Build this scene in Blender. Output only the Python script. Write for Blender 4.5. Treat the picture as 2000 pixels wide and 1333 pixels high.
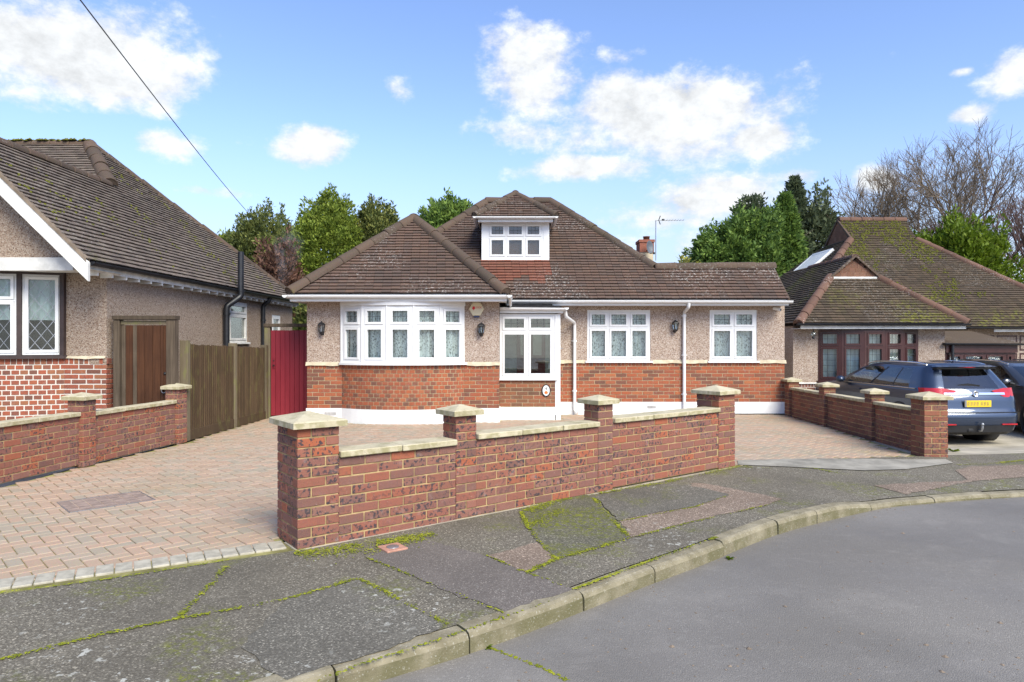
import bpy, bmesh, math, random
from mathutils import Matrix, Vector, noise as mnoise
rnd = random.Random(11)
scene = bpy.context.scene
for o in list(bpy.data.objects): bpy.data.objects.remove(o)
COL = scene.collection
rad = math.radians

# ---------------------------------------------------------------- camera
cam_d = bpy.data.cameras.new("camera"); cam = bpy.data.objects.new("camera", cam_d); COL.objects.link(cam)
cam_d.lens = 24.0; cam_d.sensor_width = 36.0; cam_d.clip_start = 0.05; cam_d.clip_end = 3000
cam.location = (0, 0, 1.55); cam.rotation_euler = (rad(90), 0, 0)
scene.camera = cam
CAMZ = 1.55; FPX = 1333.0

# ---------------------------------------------------------------- world + sun + exposure
SUN_EL, SUN_AZ = rad(42), rad(148)          # azimuth measured clockwise from +Y (view direction)
world = bpy.data.worlds.new("World"); scene.world = world; world.use_nodes = True
def build_world():
    nt = world.node_tree; nt.nodes.clear(); L = nt.links.new
    def N(t, **k):
        n = nt.nodes.new(t)
        for a, b in k.items(): setattr(n, a, b)
        return n
    out = N('ShaderNodeOutputWorld'); bg = N('ShaderNodeBackground'); L(bg.outputs[0], out.inputs[0])
    sky = N('ShaderNodeTexSky', sky_type='NISHITA', sun_disc=False, sun_elevation=SUN_EL, sun_rotation=SUN_AZ,
            altitude=50, air_density=1.0, dust_density=0.6, ozone_density=2.0)
    tc = N('ShaderNodeTexCoord')
    nrm = N('ShaderNodeVectorMath', operation='NORMALIZE'); L(tc.outputs['Generated'], nrm.inputs[0])
    sep = N('ShaderNodeSeparateXYZ'); L(nrm.outputs[0], sep.inputs[0])
    def M(op, a, b=None, c=None, clamp=False):
        n = N('ShaderNodeMath', operation=op); n.use_clamp = clamp
        for i, x in enumerate((a, b, c)):
            if x is None: continue
            if isinstance(x, (int, float)): n.inputs[i].default_value = x
            else: L(x, n.inputs[i])
        return n.outputs[0]
    def noise(scale, detail, rough, sx=1, sz=1, off=0.0):
        mp = N('ShaderNodeMapping'); L(nrm.outputs[0], mp.inputs['Vector'])
        mp.inputs['Scale'].default_value = (sx, sx, sz); mp.inputs['Location'].default_value = (off, off*.7, off*.3)
        n = N('ShaderNodeTexNoise'); n.inputs['Scale'].default_value = scale
        n.inputs['Detail'].default_value = detail; n.inputs['Roughness'].default_value = rough
        L(mp.outputs[0], n.inputs['Vector']); return n.outputs['Fac']
    n1 = noise(6.0, 10, .62, 1, 1.7, 3.1); n2 = noise(21, 8, .65, 1, 1.5, 1.7)
    # cloud banks: centres given as compass direction + elevation, sizes as angles
    banks = [(170,95,290,140,.66),(60,60,200,150,.5),(290,190,120,70,.45),(1035,160,130,110,.62),(1000,262,150,55,.5),(1330,215,270,115,.75),(1200,270,170,60,.5),
             (1480,265,130,48,.6),(1150,325,160,36,.6),(1400,385,160,52,.55),(1260,430,230,40,.35),(1230,110,90,28,.36),(1340,97,45,13,.3),
             (778,172,44,40,.5),(612,285,75,50,.55),(310,278,95,44,.52),(1895,225,65,32,.48),(1985,150,75,60,.55),(1880,140,26,13,.4),
             (430,376,110,16,.36),(1700,350,55,30,.45),(1560,345,50,22,.4),(680,400,40,22,.35),(850,405,40,20,.4),(1300,500,320,70,.4),(1690,232,60,14,.3)]
    acc = None
    for (px, py, rx, ry, wgt) in banks:
        d0 = Vector(((px-1000)/FPX, 1, (666.5-py)/FPX)).normalized()
        right = Vector((d0.y, -d0.x, 0)).normalized(); up = right.cross(d0)
        if up.z < 0: up = -up
        k = 1/ math.sqrt(1+((px-1000)/FPX)**2)
        def dot(v):
            n = N('ShaderNodeVectorMath', operation='DOT_PRODUCT'); L(nrm.outputs[0], n.inputs[0]); n.inputs[1].default_value = v; return n.outputs['Value']
        a = M('DIVIDE', dot(right), rx/FPX*k); b = M('DIVIDE', dot(up), ry/FPX*k)
        e = M('SQRT', M('ADD', M('MULTIPLY', a, a), M('MULTIPLY', b, b)))
        f = M('MULTIPLY', M('MULTIPLY', M('SUBTRACT', 1.25, e, clamp=True), M('GREATER_THAN', dot(d0), 0.0)), wgt)
        acc = f if acc is None else M('MAXIMUM', acc, f)
    dens = M('ADD', M('MULTIPLY', M('SUBTRACT', n1, .5), 1.6), M('MULTIPLY', M('SUBTRACT', n2, .5), .9))
    behind = M('MULTIPLY', M('LESS_THAN', sep.outputs['Y'], 0.25), .20)        # the sky goes on, partly cloudy
    dens = M('ADD', M('ADD', dens, M('MULTIPLY', acc, 1.3)), behind)
    mr = N('ShaderNodeMapRange', interpolation_type='SMOOTHSTEP'); L(dens, mr.inputs['Value'])
    mr.inputs['From Min'].default_value = .30; mr.inputs['From Max'].default_value = .74
    # pale haze towards the horizon
    hz = N('ShaderNodeMapRange', interpolation_type='SMOOTHSTEP'); L(sep.outputs['Z'], hz.inputs['Value'])
    hz.inputs['From Min'].default_value = .31; hz.inputs['From Max'].default_value = .0
    hz.inputs['To Min'].default_value = 0; hz.inputs['To Max'].default_value = .74
    skyc = N('ShaderNodeMix', data_type='RGBA'); 
    sm = N('ShaderNodeVectorMath', operation='MULTIPLY'); L(sky.outputs[0], sm.inputs[0]); sm.inputs[1].default_value = (.92, .93, 1.08)
    L(hz.outputs[0], skyc.inputs['Factor']); L(sm.outputs[0], skyc.inputs[6]); skyc.inputs[7].default_value = (2.2, 2.38, 2.6, 1)
    mx = N('ShaderNodeMix', data_type='RGBA'); L(mr.outputs[0], mx.inputs['Factor'])
    L(skyc.outputs[2], mx.inputs[6])
    shade = N('ShaderNodeMapRange'); L(n2, shade.inputs['Value']); shade.inputs['From Min'].default_value=.3; shade.inputs['From Max'].default_value=.7
    shade.inputs['To Min'].default_value=3.0; shade.inputs['To Max'].default_value=4.6
    cc = N('ShaderNodeCombineColor'); 
    L(M('MULTIPLY', shade.outputs[0], .97), cc.inputs[0]); L(shade.outputs[0], cc.inputs[1]); L(M('MULTIPLY', shade.outputs[0], 1.03), cc.inputs[2])
    L(cc.outputs[0], mx.inputs[7])
    L(mx.outputs[2], bg.inputs['Color']); bg.inputs['Strength'].default_value = 0.15
build_world()
sun_d = bpy.data.lights.new("sun", 'SUN'); sun = bpy.data.objects.new("sun", sun_d); COL.objects.link(sun)
sun_d.energy = 3.3; sun_d.angle = rad(34); sun_d.color = (1.0, .955, .80)
_sd = Vector((math.sin(SUN_AZ)*math.cos(SUN_EL), math.cos(SUN_AZ)*math.cos(SUN_EL), math.sin(SUN_EL)))
sun.rotation_euler = (-_sd).to_track_quat('-Z', 'Y').to_euler()
sun.location = (0, -20, 40)
scene.view_settings.view_transform = 'Standard'; scene.view_settings.look = 'None'
scene.view_settings.exposure = .78; scene.view_settings.gamma = 1.0

# ---------------------------------------------------------------- object helpers
WM = {}                                              # world matrix of everything linked
def link(o, parent=None, M=None):
    M = M or Matrix.Identity(4)
    COL.objects.link(o)
    if parent is not None:
        o.parent = parent; o.matrix_parent_inverse = WM[parent.name].inverted()
    o.matrix_basis = M; WM[o.name] = M.copy(); return o
def tag(o, label=None, cat=None, group=None, kind=None):
    if label: o['label'] = label
    if cat: o['category'] = cat
    if group: o['group'] = group
    if kind: o['kind'] = kind
    return o
def thing(name, loc, label, cat, group=None):
    e = bpy.data.objects.new(name, None); e.empty_display_size = .2
    link(e, None, Matrix.Translation(Vector(loc))); return tag(e, label, cat, group)

class Fr:
    """local frame: a along u, b up along v, c outward along n"""
    def __init__(s, o, u, v=(0, 0, 1)):
        s.o = Vector(o); s.u = Vector(u).normalized(); s.v = Vector(v).normalized(); s.n = s.u.cross(s.v).normalized()
    def p(s, a, b, c=0): return s.o + s.u*a + s.v*b + s.n*c
    def at(s, a, b, c=0): return Fr(s.p(a, b, c), s.u, s.v)
    def mat(s, a=0, b=0, c=0):
        m = Matrix.Identity(4)
        for i, w in enumerate((s.u, s.v, s.n)):
            for j in range(3): m[j][i] = w[j]
        m.translation = s.p(a, b, c); return m
IDF = Fr((0, 0, 0), (1, 0, 0), (0, 1, 0))           # a=x b=y c=z

def cbox(sx, sy, sz, c):
    """chamfered box centred on the origin: 24 verts, 26 faces"""
    h = (sx/2, sy/2, sz/2); V = []; idx = {}
    for ax in range(3):
        for s0 in (-1, 1):
            for s1 in (-1, 1):
                for s2 in (-1, 1):
                    sg = (s0, s1, s2)
                    p = [sg[i]*(h[i] - (0 if i == ax else c)) for i in range(3)]
                    idx[(ax, sg)] = len(V); V.append(tuple(p))
    F = []
    for ax in range(3):
        o1, o2 = [(1, 2), (2, 0), (0, 1)][ax]
        for s in (-1, 1):
            q = []
            for (a, b) in ((-1, -1), (1, -1), (1, 1), (-1, 1)):
                g = [0, 0, 0]; g[ax] = s; g[o1] = a; g[o2] = b; q.append(idx[(ax, tuple(g))])
            F.append(q if s > 0 else q[::-1])
    for ax in range(3):                              # edges parallel to ax
        o1, o2 = [(1, 2), (2, 0), (0, 1)][ax]
        for a in (-1, 1):
            for b in (-1, 1):
                g0 = [0, 0, 0]; g1 = [0, 0, 0]; g0[ax] = -1; g1[ax] = 1
                for g in (g0, g1): g[o1] = a; g[o2] = b
                q = [idx[(o1, tuple(g0))], idx[(o1, tuple(g1))], idx[(o2, tuple(g1))], idx[(o2, tuple(g0))]]
                F.append(q if a*b < 0 else q[::-1])
    for s0 in (-1, 1):
        for s1 in (-1, 1):
            for s2 in (-1, 1):
                g = (s0, s1, s2); q = [idx[(0, g)], idx[(1, g)], idx[(2, g)]]
                F.append(q if s0*s1*s2 > 0 else q[::-1])
    return V, F

class MB:
    def __init__(s): s.v = []; s.f = []; s.r = []; s.m = []; s.sm = []
    def add(s, V, F, M=None, r=0.0, m=0, sm=False):
        b = len(s.v)
        s.v += [tuple(M @ Vector(p)) for p in V] if M is not None else [tuple(p) for p in V]
        for f in F: s.f.append([i+b for i in f]); s.r.append(r); s.m.append(m); s.sm.append(sm)
        return s
    def fbox(s, F, a0, a1, b0, b1, c0, c1, r=0.0, m=0, ch=0.0):
        if ch:
            V, Q = cbox(abs(a1-a0), abs(b1-b0), abs(c1-c0), ch)
            return s.add(V, Q, F.mat((a0+a1)/2, (b0+b1)/2, (c0+c1)/2), r, m)
        V = [F.p(a, b, c) for c in (c0, c1) for b in (b0, b1) for a in (a0, a1)]
        Q = [(0, 2, 3, 1), (4, 5, 7, 6), (0, 1, 5, 4), (2, 6, 7, 3), (0, 4, 6, 2), (1, 3, 7, 5)]
        return s.add(V, Q, None, r, m)
    def box(s, x0, x1, y0, y1, z0, z1, **k): return s.fbox(IDF, x0, x1, y0, y1, z0, z1, **k)
    def quad(s, *pts, r=0.0, m=0): return s.add(pts, [list(range(len(pts)))], None, r, m)
    def prism(s, poly, z0, z1, m=0):
        n = len(poly)
        V = [(x, y, z0) for x, y in poly] + [(x, y, z1) for x, y in poly]
        return s.add(V, [list(range(n))[::-1], list(range(n, 2*n))] + [[i, (i+1) % n, (i+1) % n+n, i+n] for i in range(n)], None, 0, m)
    def fprism(s, F, poly, c0, c1, m=0):
        n = len(poly)
        V = [F.p(a, b, c0) for a, b in poly] + [F.p(a, b, c1) for a, b in poly]
        return s.add(V, [list(range(n))[::-1], list(range(n, 2*n))] + [[i, (i+1) % n, (i+1) % n+n, i+n] for i in range(n)], None, 0, m)
    def tube(s, pts, r0, r1=None, n=8, m=0, cap=True, sm=True):
        pts = [Vector(p) for p in pts]; r1 = r0 if r1 is None else r1; rings = []; k = len(pts); ref = None
        for i, p in enumerate(pts):
            t = (pts[min(i+1, k-1)] - pts[max(i-1, 0)]).normalized()
            if ref is None: ref = t.orthogonal().normalized()
            ref = (ref - t*ref.dot(t))
            ref = ref.normalized() if ref.length > 1e-5 else t.orthogonal().normalized()
            bi = t.cross(ref); rr = r0 + (r1-r0)*i/max(1, k-1)
            rings.append([p + (ref*math.cos(2*math.pi*j/n) + bi*math.sin(2*math.pi*j/n))*rr for j in range(n)])
        V = [q for g in rings for q in g]; F = []
        for i in range(k-1):
            for j in range(n): F.append([i*n+j, i*n+(j+1) % n, (i+1)*n+(j+1) % n, (i+1)*n+j])
        s.add(V, F, None, 0, m, sm)
        if cap: s.add(rings[0], [list(range(n))[::-1]], None, 0, m); s.add(rings[-1], [list(range(n))], None, 0, m)
        return s
    def lathe(s, M, prof, n=16, m=0, sm=True):
        V = []; F = []
        for (r, z) in prof: V += [M @ Vector((r*math.cos(2*math.pi*j/n), r*math.sin(2*math.pi*j/n), z)) for j in range(n)]
        for i in range(len(prof)-1):
            for j in range(n): F.append([i*n+j, i*n+(j+1) % n, (i+1)*n+(j+1) % n, (i+1)*n+j])
        F.append(list(range(n))[::-1]); F.append([(len(prof)-1)*n+j for j in range(n)])
        return s.add(V, F, None, 0, m, sm)
    def mesh(s, name, mats):
        me = bpy.data.meshes.new(name); me.from_pydata(s.v, [], s.f)
        for mm in (mats if isinstance(mats, (list, tuple)) else [mats]): me.materials.append(mm)
        if any(s.m): me.polygons.foreach_set('material_index', s.m)
        if any(s.sm): me.polygons.foreach_set('use_smooth', s.sm)
        if any(s.r):
            at = me.attributes.new('rnd', 'FLOAT', 'FACE'); at.data.foreach_set('value', s.r)
        me.update(); return me
    def build(s, name, mats, parent=None, label=None, cat=None, group=None, kind=None):
        o = bpy.data.objects.new(name, s.mesh(name, mats)); link(o, parent)
        return tag(o, label, cat, group, kind)

# ---- repeated pieces: the largest in view become objects of their own, the rest one joined mesh
_cache = {}
def emit(owner, pieces, name, mat, cap=300, rest_name=None):
    """pieces: (mesh key, (V,F), matrix, parent, visible)"""
    def size(p):
        t = p[2].translation
        if not p[4] or t.y < 1 or abs(t.x/t.y) > .78 or (CAMZ-t.z)/t.y > .52: return 0
        return 1/t.y
    order = sorted(range(len(pieces)), key=lambda i: -size(pieces[i]))
    solo = [i for i in order[:cap] if size(pieces[i]) > 0]; ss = set(solo)
    for i in solo:
        key, (V, F), M, par, vis = pieces[i]
        k = (name, key, mat.name)
        if k not in _cache: _cache[k] = MB().add(V, F).mesh(name, mat)
        link(bpy.data.objects.new(name, _cache[k]), par, M)
    rest = [p for i, p in enumerate(pieces) if i not in ss]
    if rest:
        mb = MB()
        for key, (V, F), M, par, vis in rest: mb.add(V, F, M, rnd.random()*.98+.01)
        mb.build(rest_name or name+'s', mat, owner, kind='stuff')

def jit(M, d=.0012, a=.006):
    e = Matrix.Rotation(rnd.uniform(-a, a), 4, 'Z') @ Matrix.Rotation(rnd.uniform(-a, a), 4, 'X') @ Matrix.Rotation(rnd.uniform(-a, a), 4, 'Y')
    return M @ Matrix.Translation((rnd.uniform(-d, d), rnd.uniform(-d, d), rnd.uniform(-d, d)*1.6)) @ e

def gp(px, py, z=0.0):
    """a pixel of the photograph on the level z (used to survey real positions)"""
    Y = (CAMZ-z)*FPX/(py-666.5); return ((px-1000)/FPX*Y, Y)
# ---------------------------------------------------------------- materials
class NT:
    def __init__(s, name):
        s.mat = bpy.data.materials.new(name); s.mat.use_nodes = True; s.nt = s.mat.node_tree
        s.bsdf = s.nt.nodes['Principled BSDF']; s.out = s.nt.nodes['Material Output']
        s.geo = s.nt.nodes.new('ShaderNodeNewGeometry'); s.pos = s.geo.outputs['Position']; s._r = None
    def n(s, t, **k):
        n = s.nt.nodes.new(t)
        for a, b in k.items(): setattr(n, a, b)
        return n
    def put(s, sock, v):
        if isinstance(v, bpy.types.NodeSocket): s.nt.links.new(v, sock)
        elif isinstance(v, tuple) and len(v) == 3 and sock.type == 'RGBA': sock.default_value = (*v, 1)
        else: sock.default_value = v
    def math(s, op, a, b=0.0, clamp=False):
        n = s.n('ShaderNodeMath', operation=op); n.use_clamp = clamp; s.put(n.inputs[0], a); s.put(n.inputs[1], b); return n.outputs[0]
    def map(s, scale=(1, 1, 1), loc=(0, 0, 0), vec=None):
        n = s.n('ShaderNodeMapping'); s.put(n.inputs['Vector'], vec or s.pos); n.inputs['Scale'].default_value = scale; n.inputs['Location'].default_value = loc
        return n.outputs[0]
    def noise(s, scale, detail=3, rough=.55, vec=None, out='Fac', dist=0.0):
        n = s.n('ShaderNodeTexNoise'); s.put(n.inputs['Vector'], vec or s.pos); n.inputs['Scale'].default_value = scale
        n.inputs['Detail'].default_value = detail; n.inputs['Roughness'].default_value = rough; n.inputs['Distortion'].default_value = dist; return n.outputs[out]
    def vor(s, scale, out='Color', vec=None, feature='F1'):
        n = s.n('ShaderNodeTexVoronoi', feature=feature); s.put(n.inputs['Vector'], vec or s.pos); n.inputs['Scale'].default_value = scale; return n.outputs[out]
    def step(s, x, lo, hi, t0=0.0, t1=1.0):
        n = s.n('ShaderNodeMapRange', interpolation_type='SMOOTHSTEP'); s.put(n.inputs['Value'], x)
        for k, v in (('From Min', lo), ('From Max', hi), ('To Min', t0), ('To Max', t1)): n.inputs[k].default_value = v
        return n.outputs[0]
    def ramp(s, fac, stops, interp='LINEAR'):
        n = s.n('ShaderNodeValToRGB'); s.put(n.inputs[0], fac); cr = n.color_ramp; cr.interpolation = interp
        while len(cr.elements) < len(stops): cr.elements.new(.5)
        for e, (p, c) in zip(cr.elements, stops): e.position = p; e.color = (*c, 1)
        return n.outputs[0]
    def mix(s, fac, a, b, mode='MIX'):
        n = s.n('ShaderNodeMix', data_type='RGBA', blend_type=mode); s.put(n.inputs[0], fac); s.put(n.inputs[6], a); s.put(n.inputs[7], b); return n.outputs[2]
    def rand(s):
        if s._r is None:
            oi = s.n('ShaderNodeObjectInfo'); at = s.n('ShaderNodeAttribute'); at.attribute_name = 'rnd'
            s._r = s.math('FRACT', s.math('ADD', oi.outputs['Random'], at.outputs['Fac']))
        return s._r
    def rand2(s): return s.math('FRACT', s.math('MULTIPLY', s.rand(), 17.31))
    def sep(s, vec=None):
        n = s.n('ShaderNodeSeparateXYZ'); s.put(n.inputs[0], vec or s.pos); return n.outputs
    def bump(s, h, strength=.5, dist=.01):
        n = s.n('ShaderNodeBump'); s.put(n.inputs['Height'], h); n.inputs['Strength'].default_value = strength; n.inputs['Distance'].default_value = dist
        s.put(s.bsdf.inputs['Normal'], n.outputs[0])
    def done(s, col, rough=.8, spec=.35, metal=0.0):
        s.put(s.bsdf.inputs['Base Color'], col); s.put(s.bsdf.inputs['Roughness'], rough)
        s.put(s.bsdf.inputs['Specular IOR Level'], spec); s.put(s.bsdf.inputs['Metallic'], metal); return s.mat

def brick_mat(name, stops, burn=0.0, lime=0.0):
    t = NT(name); c = t.ramp(t.rand(), stops)
    c = t.mix(t.step(t.noise(9, 3), .35, .7, 0, .35), c, (.23, .095, .065))
    if burn:
        b = t.step(t.noise(34, 3, .6), .52, .60)
        b = t.math('MULTIPLY', b, t.step(t.rand2(), .25, .6, .1, burn)); c = t.mix(b, c, (.055, .045, .05))
        g = t.step(t.noise(14, 3), .55, .75, 0, .45); c = t.mix(t.math('MULTIPLY', g, t.rand2()), c, (.30, .24, .22))
    if lime:
        c = t.mix(t.step(t.noise(42, 3, .7), .66, .74, 0, lime), c, (.55, .48, .40))
    c = t.mix(.35, c, t.noise(160, 2, out='Color'), 'OVERLAY')
    t.bump(t.math('ADD', t.noise(70, 4, .7), t.noise(220, 2)), .55, .006)
    return t.done(c, .86, .25)
def flat(name, col, rough=.5, spec=.5, metal=0.0, var=.12, vs=6.0, bump=0.0):
    t = NT(name); c = t.mix(t.step(t.noise(vs, 5, .6), .3, .7, 0, 1), tuple(x*(1-var) for x in col), tuple(min(1, x*(1+var)) for x in col))
    if bump: t.bump(t.noise(vs*12, 3), bump, .004)
    return t.done(c, t.step(t.noise(vs*2.3, 3), .3, .7, rough*.85, min(1, rough*1.15)), spec, metal)

def pebble(name, tone=(1, 1, 1)):
    t = NT(name)
    f = t.vor(82, 'Color'); sp = t.n('ShaderNodeSeparateColor'); t.put(sp.inputs[0], f)
    m = lambda c: tuple(a*b for a, b in zip(c, tone))
    c = t.ramp(sp.outputs[0], [(0, m((0.1248, 0.085, 0.0612))), (.14, m((0.2592, 0.175, 0.1326))), (.34, m((0.384, 0.29, 0.2295))), (.6, m((0.4512, 0.355, 0.2907))), (.85, m((0.5184, 0.43, 0.3672))), (1, m((0.6144, 0.54, 0.4692)))])
    c = t.mix(t.step(t.noise(1.7, 5, .6), .35, .75, 0, .3), c, m((.33, .245, .185)))
    v = t.map((3.0, 3.0, .35)); c = t.mix(t.step(t.noise(1.6, 5, .65, v), .55, .8, 0, .3), c, m((.27, .2, .15)))
    d = t.vor(82, 'Distance'); t.bump(t.math('SUBTRACT', .6, d), .75, .012)
    return t.done(c, .9, .2)

def tile_mat(name, stops, lichen=.5, moss=.0, mossat=.55, dark=.35):
    t = NT(name); c = t.ramp(t.rand(), stops)
    c = t.mix(t.step(t.noise(.9, 4, .6), .35, .7, 0, dark), c, (.075, .058, .052))
    c = t.mix(.4, c, t.noise(60, 3, out='Color'), 'OVERLAY')
    if lichen:
        z = t.step(t.noise(.7, 3, .5), .47, .62); s = t.step(t.noise(26, 3, .6), .57, .64)
        c = t.mix(t.math('MULTIPLY', t.math('MULTIPLY', z, s), lichen), c, (.52, .49, .45))
    if moss:
        z = t.step(t.noise(.5, 3, .55, t.map(loc=(3.3, 1, 7))), mossat, mossat+.15); s = t.step(t.noise(11, 4, .65), .45, .6)
        c = t.mix(t.math('MULTIPLY', t.math('MULTIPLY', z, s), moss), c, t.ramp(t.noise(20), [(.3, (.09, .10, .015)), (.7, (.24, .23, .04))]))
    t.bump(t.noise(90, 4, .7), .5, .006); return t.done(c, .88, .2)

def asphalt(name, base, stone, mossy=0.0, patch=None, lich=.5, wet=0.0, sc=1.0):
    t = NT(name)
    f = t.vor(120*sc, 'Color'); sp = t.n('ShaderNodeSeparateColor'); t.put(sp.inputs[0], f)
    c = t.mix(t.step(sp.outputs[0], .3, 1.0), base, stone)
    c = t.mix(t.step(sp.outputs[1], .90, .97, 0, .22 if wet else .65), c, tuple(min(1, x*2.4) for x in stone))
    c = t.mix(t.step(t.noise(.8, 5, .6), .35, .7, 0, .5), c, tuple(x*.72 for x in base))
    c = t.mix(t.step(t.noise(2.7, 4, .6), .5, .75, 0, .35), c, tuple(x*1.5 for x in base))
    if lich:
        z = t.step(t.noise(.9, 3, .5, t.map(loc=(5, 2, 0))), .50, .66); s = t.step(t.noise(17, 3, .62), .60, .66)
        c = t.mix(t.math('MULTIPLY', t.math('MULTIPLY', z, s), lich), c, (.50, .49, .43))
    if mossy:
        z = t.step(t.noise(1.3, 4, .6, t.map(loc=(1, 9, 0))), .62-.25*mossy, .80-.2*mossy); s = t.step(t.noise(30, 4, .7), .42, .62)
        c = t.mix(t.math('MULTIPLY', z, s), c, t.ramp(t.noise(14), [(.3, (.075, .085, .012)), (.7, (.19, .20, .02))]))
    h = t.math('SUBTRACT', 1, t.vor(120*sc, 'Distance')); t.bump(h, .5, .006)
    if wet:
        c = t.mix(t.step(t.noise(.38, 5, .6, t.map(loc=(7, 3, 0))), .38, .66, 0, .42), c, tuple(x*.66 for x in base)); c = t.mix(t.step(t.noise(3.5, 5, .7, t.map((1, 2.2, 1))), .56, .72, 0, .3), c, tuple(x*1.35 for x in base))
        c = t.mix(t.step(t.noise(9, 4, .7), .62, .74, 0, .35), c, tuple(x*.6 for x in base))
        return t.done(c, t.step(t.noise(.55, 4, .55), .40, .62, .62, .92), .3)
    return t.done(c, .9, .25)

B = {}
B['wall'] = brick_mat('garden_wall_brick', [(0, (0.1608, 0.08272, 0.06796)), (.15, (0.2251, 0.111, 0.08712)), (.3, (0.268, 0.09871, 0.06796)), (.45, (0.1929, 0.09871, 0.08276)), (.6, (0.2894, 0.09871, 0.06098)), (.72, (0.2304, 0.1222, 0.09757)), (.85, (0.3537, 0.1053, 0.05053)), (1, (0.1768, 0.09399, 0.07667))], .95, .35)
B['wall2'] = brick_mat('neighbour_wall_brick', [(0, (0.132, 0.066, 0.05)), (.3, (0.198, 0.0825, 0.055)), (.6, (0.252, 0.0935, 0.055)), (.8, (0.18, 0.0968, 0.07)), (1, (0.282, 0.1045, 0.06))], .8, .2)
B['house'] = brick_mat('house_brick', [(0, (0.1555, 0.07429, 0.05292)), (.18, (0.2033, 0.08194, 0.05096)), (.34, (0.3229, 0.09286, 0.0441)), (.6, (0.3708, 0.1071, 0.04704)), (.8, (0.299, 0.0874, 0.04704)), (1, (0.3947, 0.1365, 0.0588))], .12)
B['porch'] = brick_mat('porch_brick', [(0, (0.138, 0.077, 0.048)), (.35, (0.21, 0.0968, 0.05)), (.7, (0.27, 0.11, 0.054)), (1, (0.336, 0.11, 0.054))], .2)
B['left'] = brick_mat('white_jointed_brick', [(0, (0.15, 0.0715, 0.052)), (.2, (0.2687, 0.0792, 0.048)), (.6, (0.3375, 0.0902, 0.048)), (.85, (0.3, 0.121, 0.058)), (1, (0.225, 0.088, 0.058))], .25)
B['right'] = brick_mat('brown_brick', [(0, (.14, .065, .05)), (.5, (.22, .085, .06)), (1, (.30, .11, .07))], .2)
MT = {}
MT['mortar'] = flat('buff_mortar', (.35, .25, .125), .95, .1, var=.3, vs=9, bump=.5)
MT['mortar_h'] = flat('house_mortar', (.40, .33, .21), .95, .1, var=.2, vs=9, bump=.4)
MT['mortar_w'] = flat('white_mortar', (0.574, 0.528, 0.468), .95, .1, var=.12, vs=9, bump=.4)
MT['pebble'] = pebble('pebbledash_cream'); MT['pebble_l'] = pebble('pebbledash_left_house', (.82, .80, .76)); MT['pebble_r'] = pebble('pebbledash_right_house', (.98, .98, .97))
MT['white'] = flat('white_upvc', (.74, .74, .74), .32, .5, var=.03)
MT['plinth'] = flat('white_masonry_paint', (.75, .75, .75), .7, .3, var=.04, bump=.15)
MT['offwhite'] = flat('weathered_white_paint', (.66, .645, .61), .7, .3, var=.18, vs=5, bump=.2)
MT['soffit'] = flat('soffit_paint', (.62, .58, .53), .6, .3, var=.06)
MT['drip'] = flat('cream_render_drip', (.50, .43, .31), .9, .2, var=.2, vs=7, bump=.3)
def stone():
    t = NT('cast_stone'); c = t.mix(t.step(t.noise(7, 5, .65), .3, .7), (0.4278, 0.3726, 0.2464), (0.5305, 0.4697, 0.3309))
    c = t.mix(t.step(t.noise(4, 5, .7, t.map(loc=(2, 2, 2))), .5, .72, 0, .75), c, (.25, .225, .12)); c = t.mix(t.step(t.noise(45, 3), .62, .7, 0, .5), c, (.22, .2, .15))
    nz = t.sep(t.geo.outputs['Normal'])[2]; c = t.mix(t.math('MULTIPLY', t.step(nz, .5, .2), t.step(t.noise(12, 4), .38, .62, 0, .7)), c, (.27, .24, .12))
    t.bump(t.noise(60, 4, .7), .5, .005); return t.done(c, .9, .2)
MT['stone'] = stone()
TS = [(0, (0.09856, 0.0704, 0.05775)), (.3, (0.1165, 0.0781, 0.0609)), (.6, (0.1277, 0.0814, 0.0609)), (.85, (0.1389, 0.088, 0.0651)), (1, (0.1086, 0.0792, 0.0651))]
MT['tile'] = tile_mat('clay_roof_tile', TS, .8, .3, .66)
MT['tile_new'] = tile_mat('newer_clay_roof_tile', [(0, (0.162, 0.072, 0.05088)), (.5, (0.2052, 0.08, 0.0528)), (1, (0.1836, 0.08504, 0.05952))], .3, .2, .66, .15)
MT['tile_l'] = tile_mat('weathered_grey_brown_tile', [(0, (0.114, 0.09274, 0.0784)), (.4, (0.162, 0.1284, 0.1053)), (.8, (0.186, 0.151, 0.1232)), (1, (0.132, 0.1046, 0.08736))], .35, .85, .55, .2)
MT['tile_r'] = tile_mat('dark_brown_tile', [(0, (0.06247, 0.04712, 0.03251)), (.5, (0.0833, 0.06227, 0.0419)), (1, (0.1041, 0.07408, 0.04913))], .35, .9, .52, .25)
MT['tile_hung'] = tile_mat('hung_red_tile', [(0, (0.15, 0.076, 0.0496)), (.5, (0.1875, 0.096, 0.0624)), (1, (0.21, 0.112, 0.0736))], .1, 0, .6, .1)
MT['deck'] = flat('tile_underlay', (.06, .045, .04), .95, .1, var=.3)
MT['ridge'] = tile_mat('ridge_tile', [(0, (0.0765, 0.05712, 0.0429)), (.5, (0.0972, 0.06888, 0.0507)), (1, (0.117, 0.07896, 0.05616))], .25, .7, .60, .2)
MT['ridge_r'] = tile_mat('red_ridge_tile', [(0, (0.103, 0.05824, 0.0424)), (.5, (0.1344, 0.07488, 0.0536)), (1, (0.1613, 0.09152, 0.06643))], .45, .55, .62, .2)
MT['asphalt'] = asphalt('pavement_asphalt', (0.1129, 0.0984, 0.07489), (0.215, 0.1919, 0.1489), .5, lich=.75)
MT['asphalt_s'] = asphalt('smooth_pavement_asphalt', (0.13, 0.1107, 0.09547), (0.1926, 0.1683, 0.1448), 0, lich=.12, sc=1.3)
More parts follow.
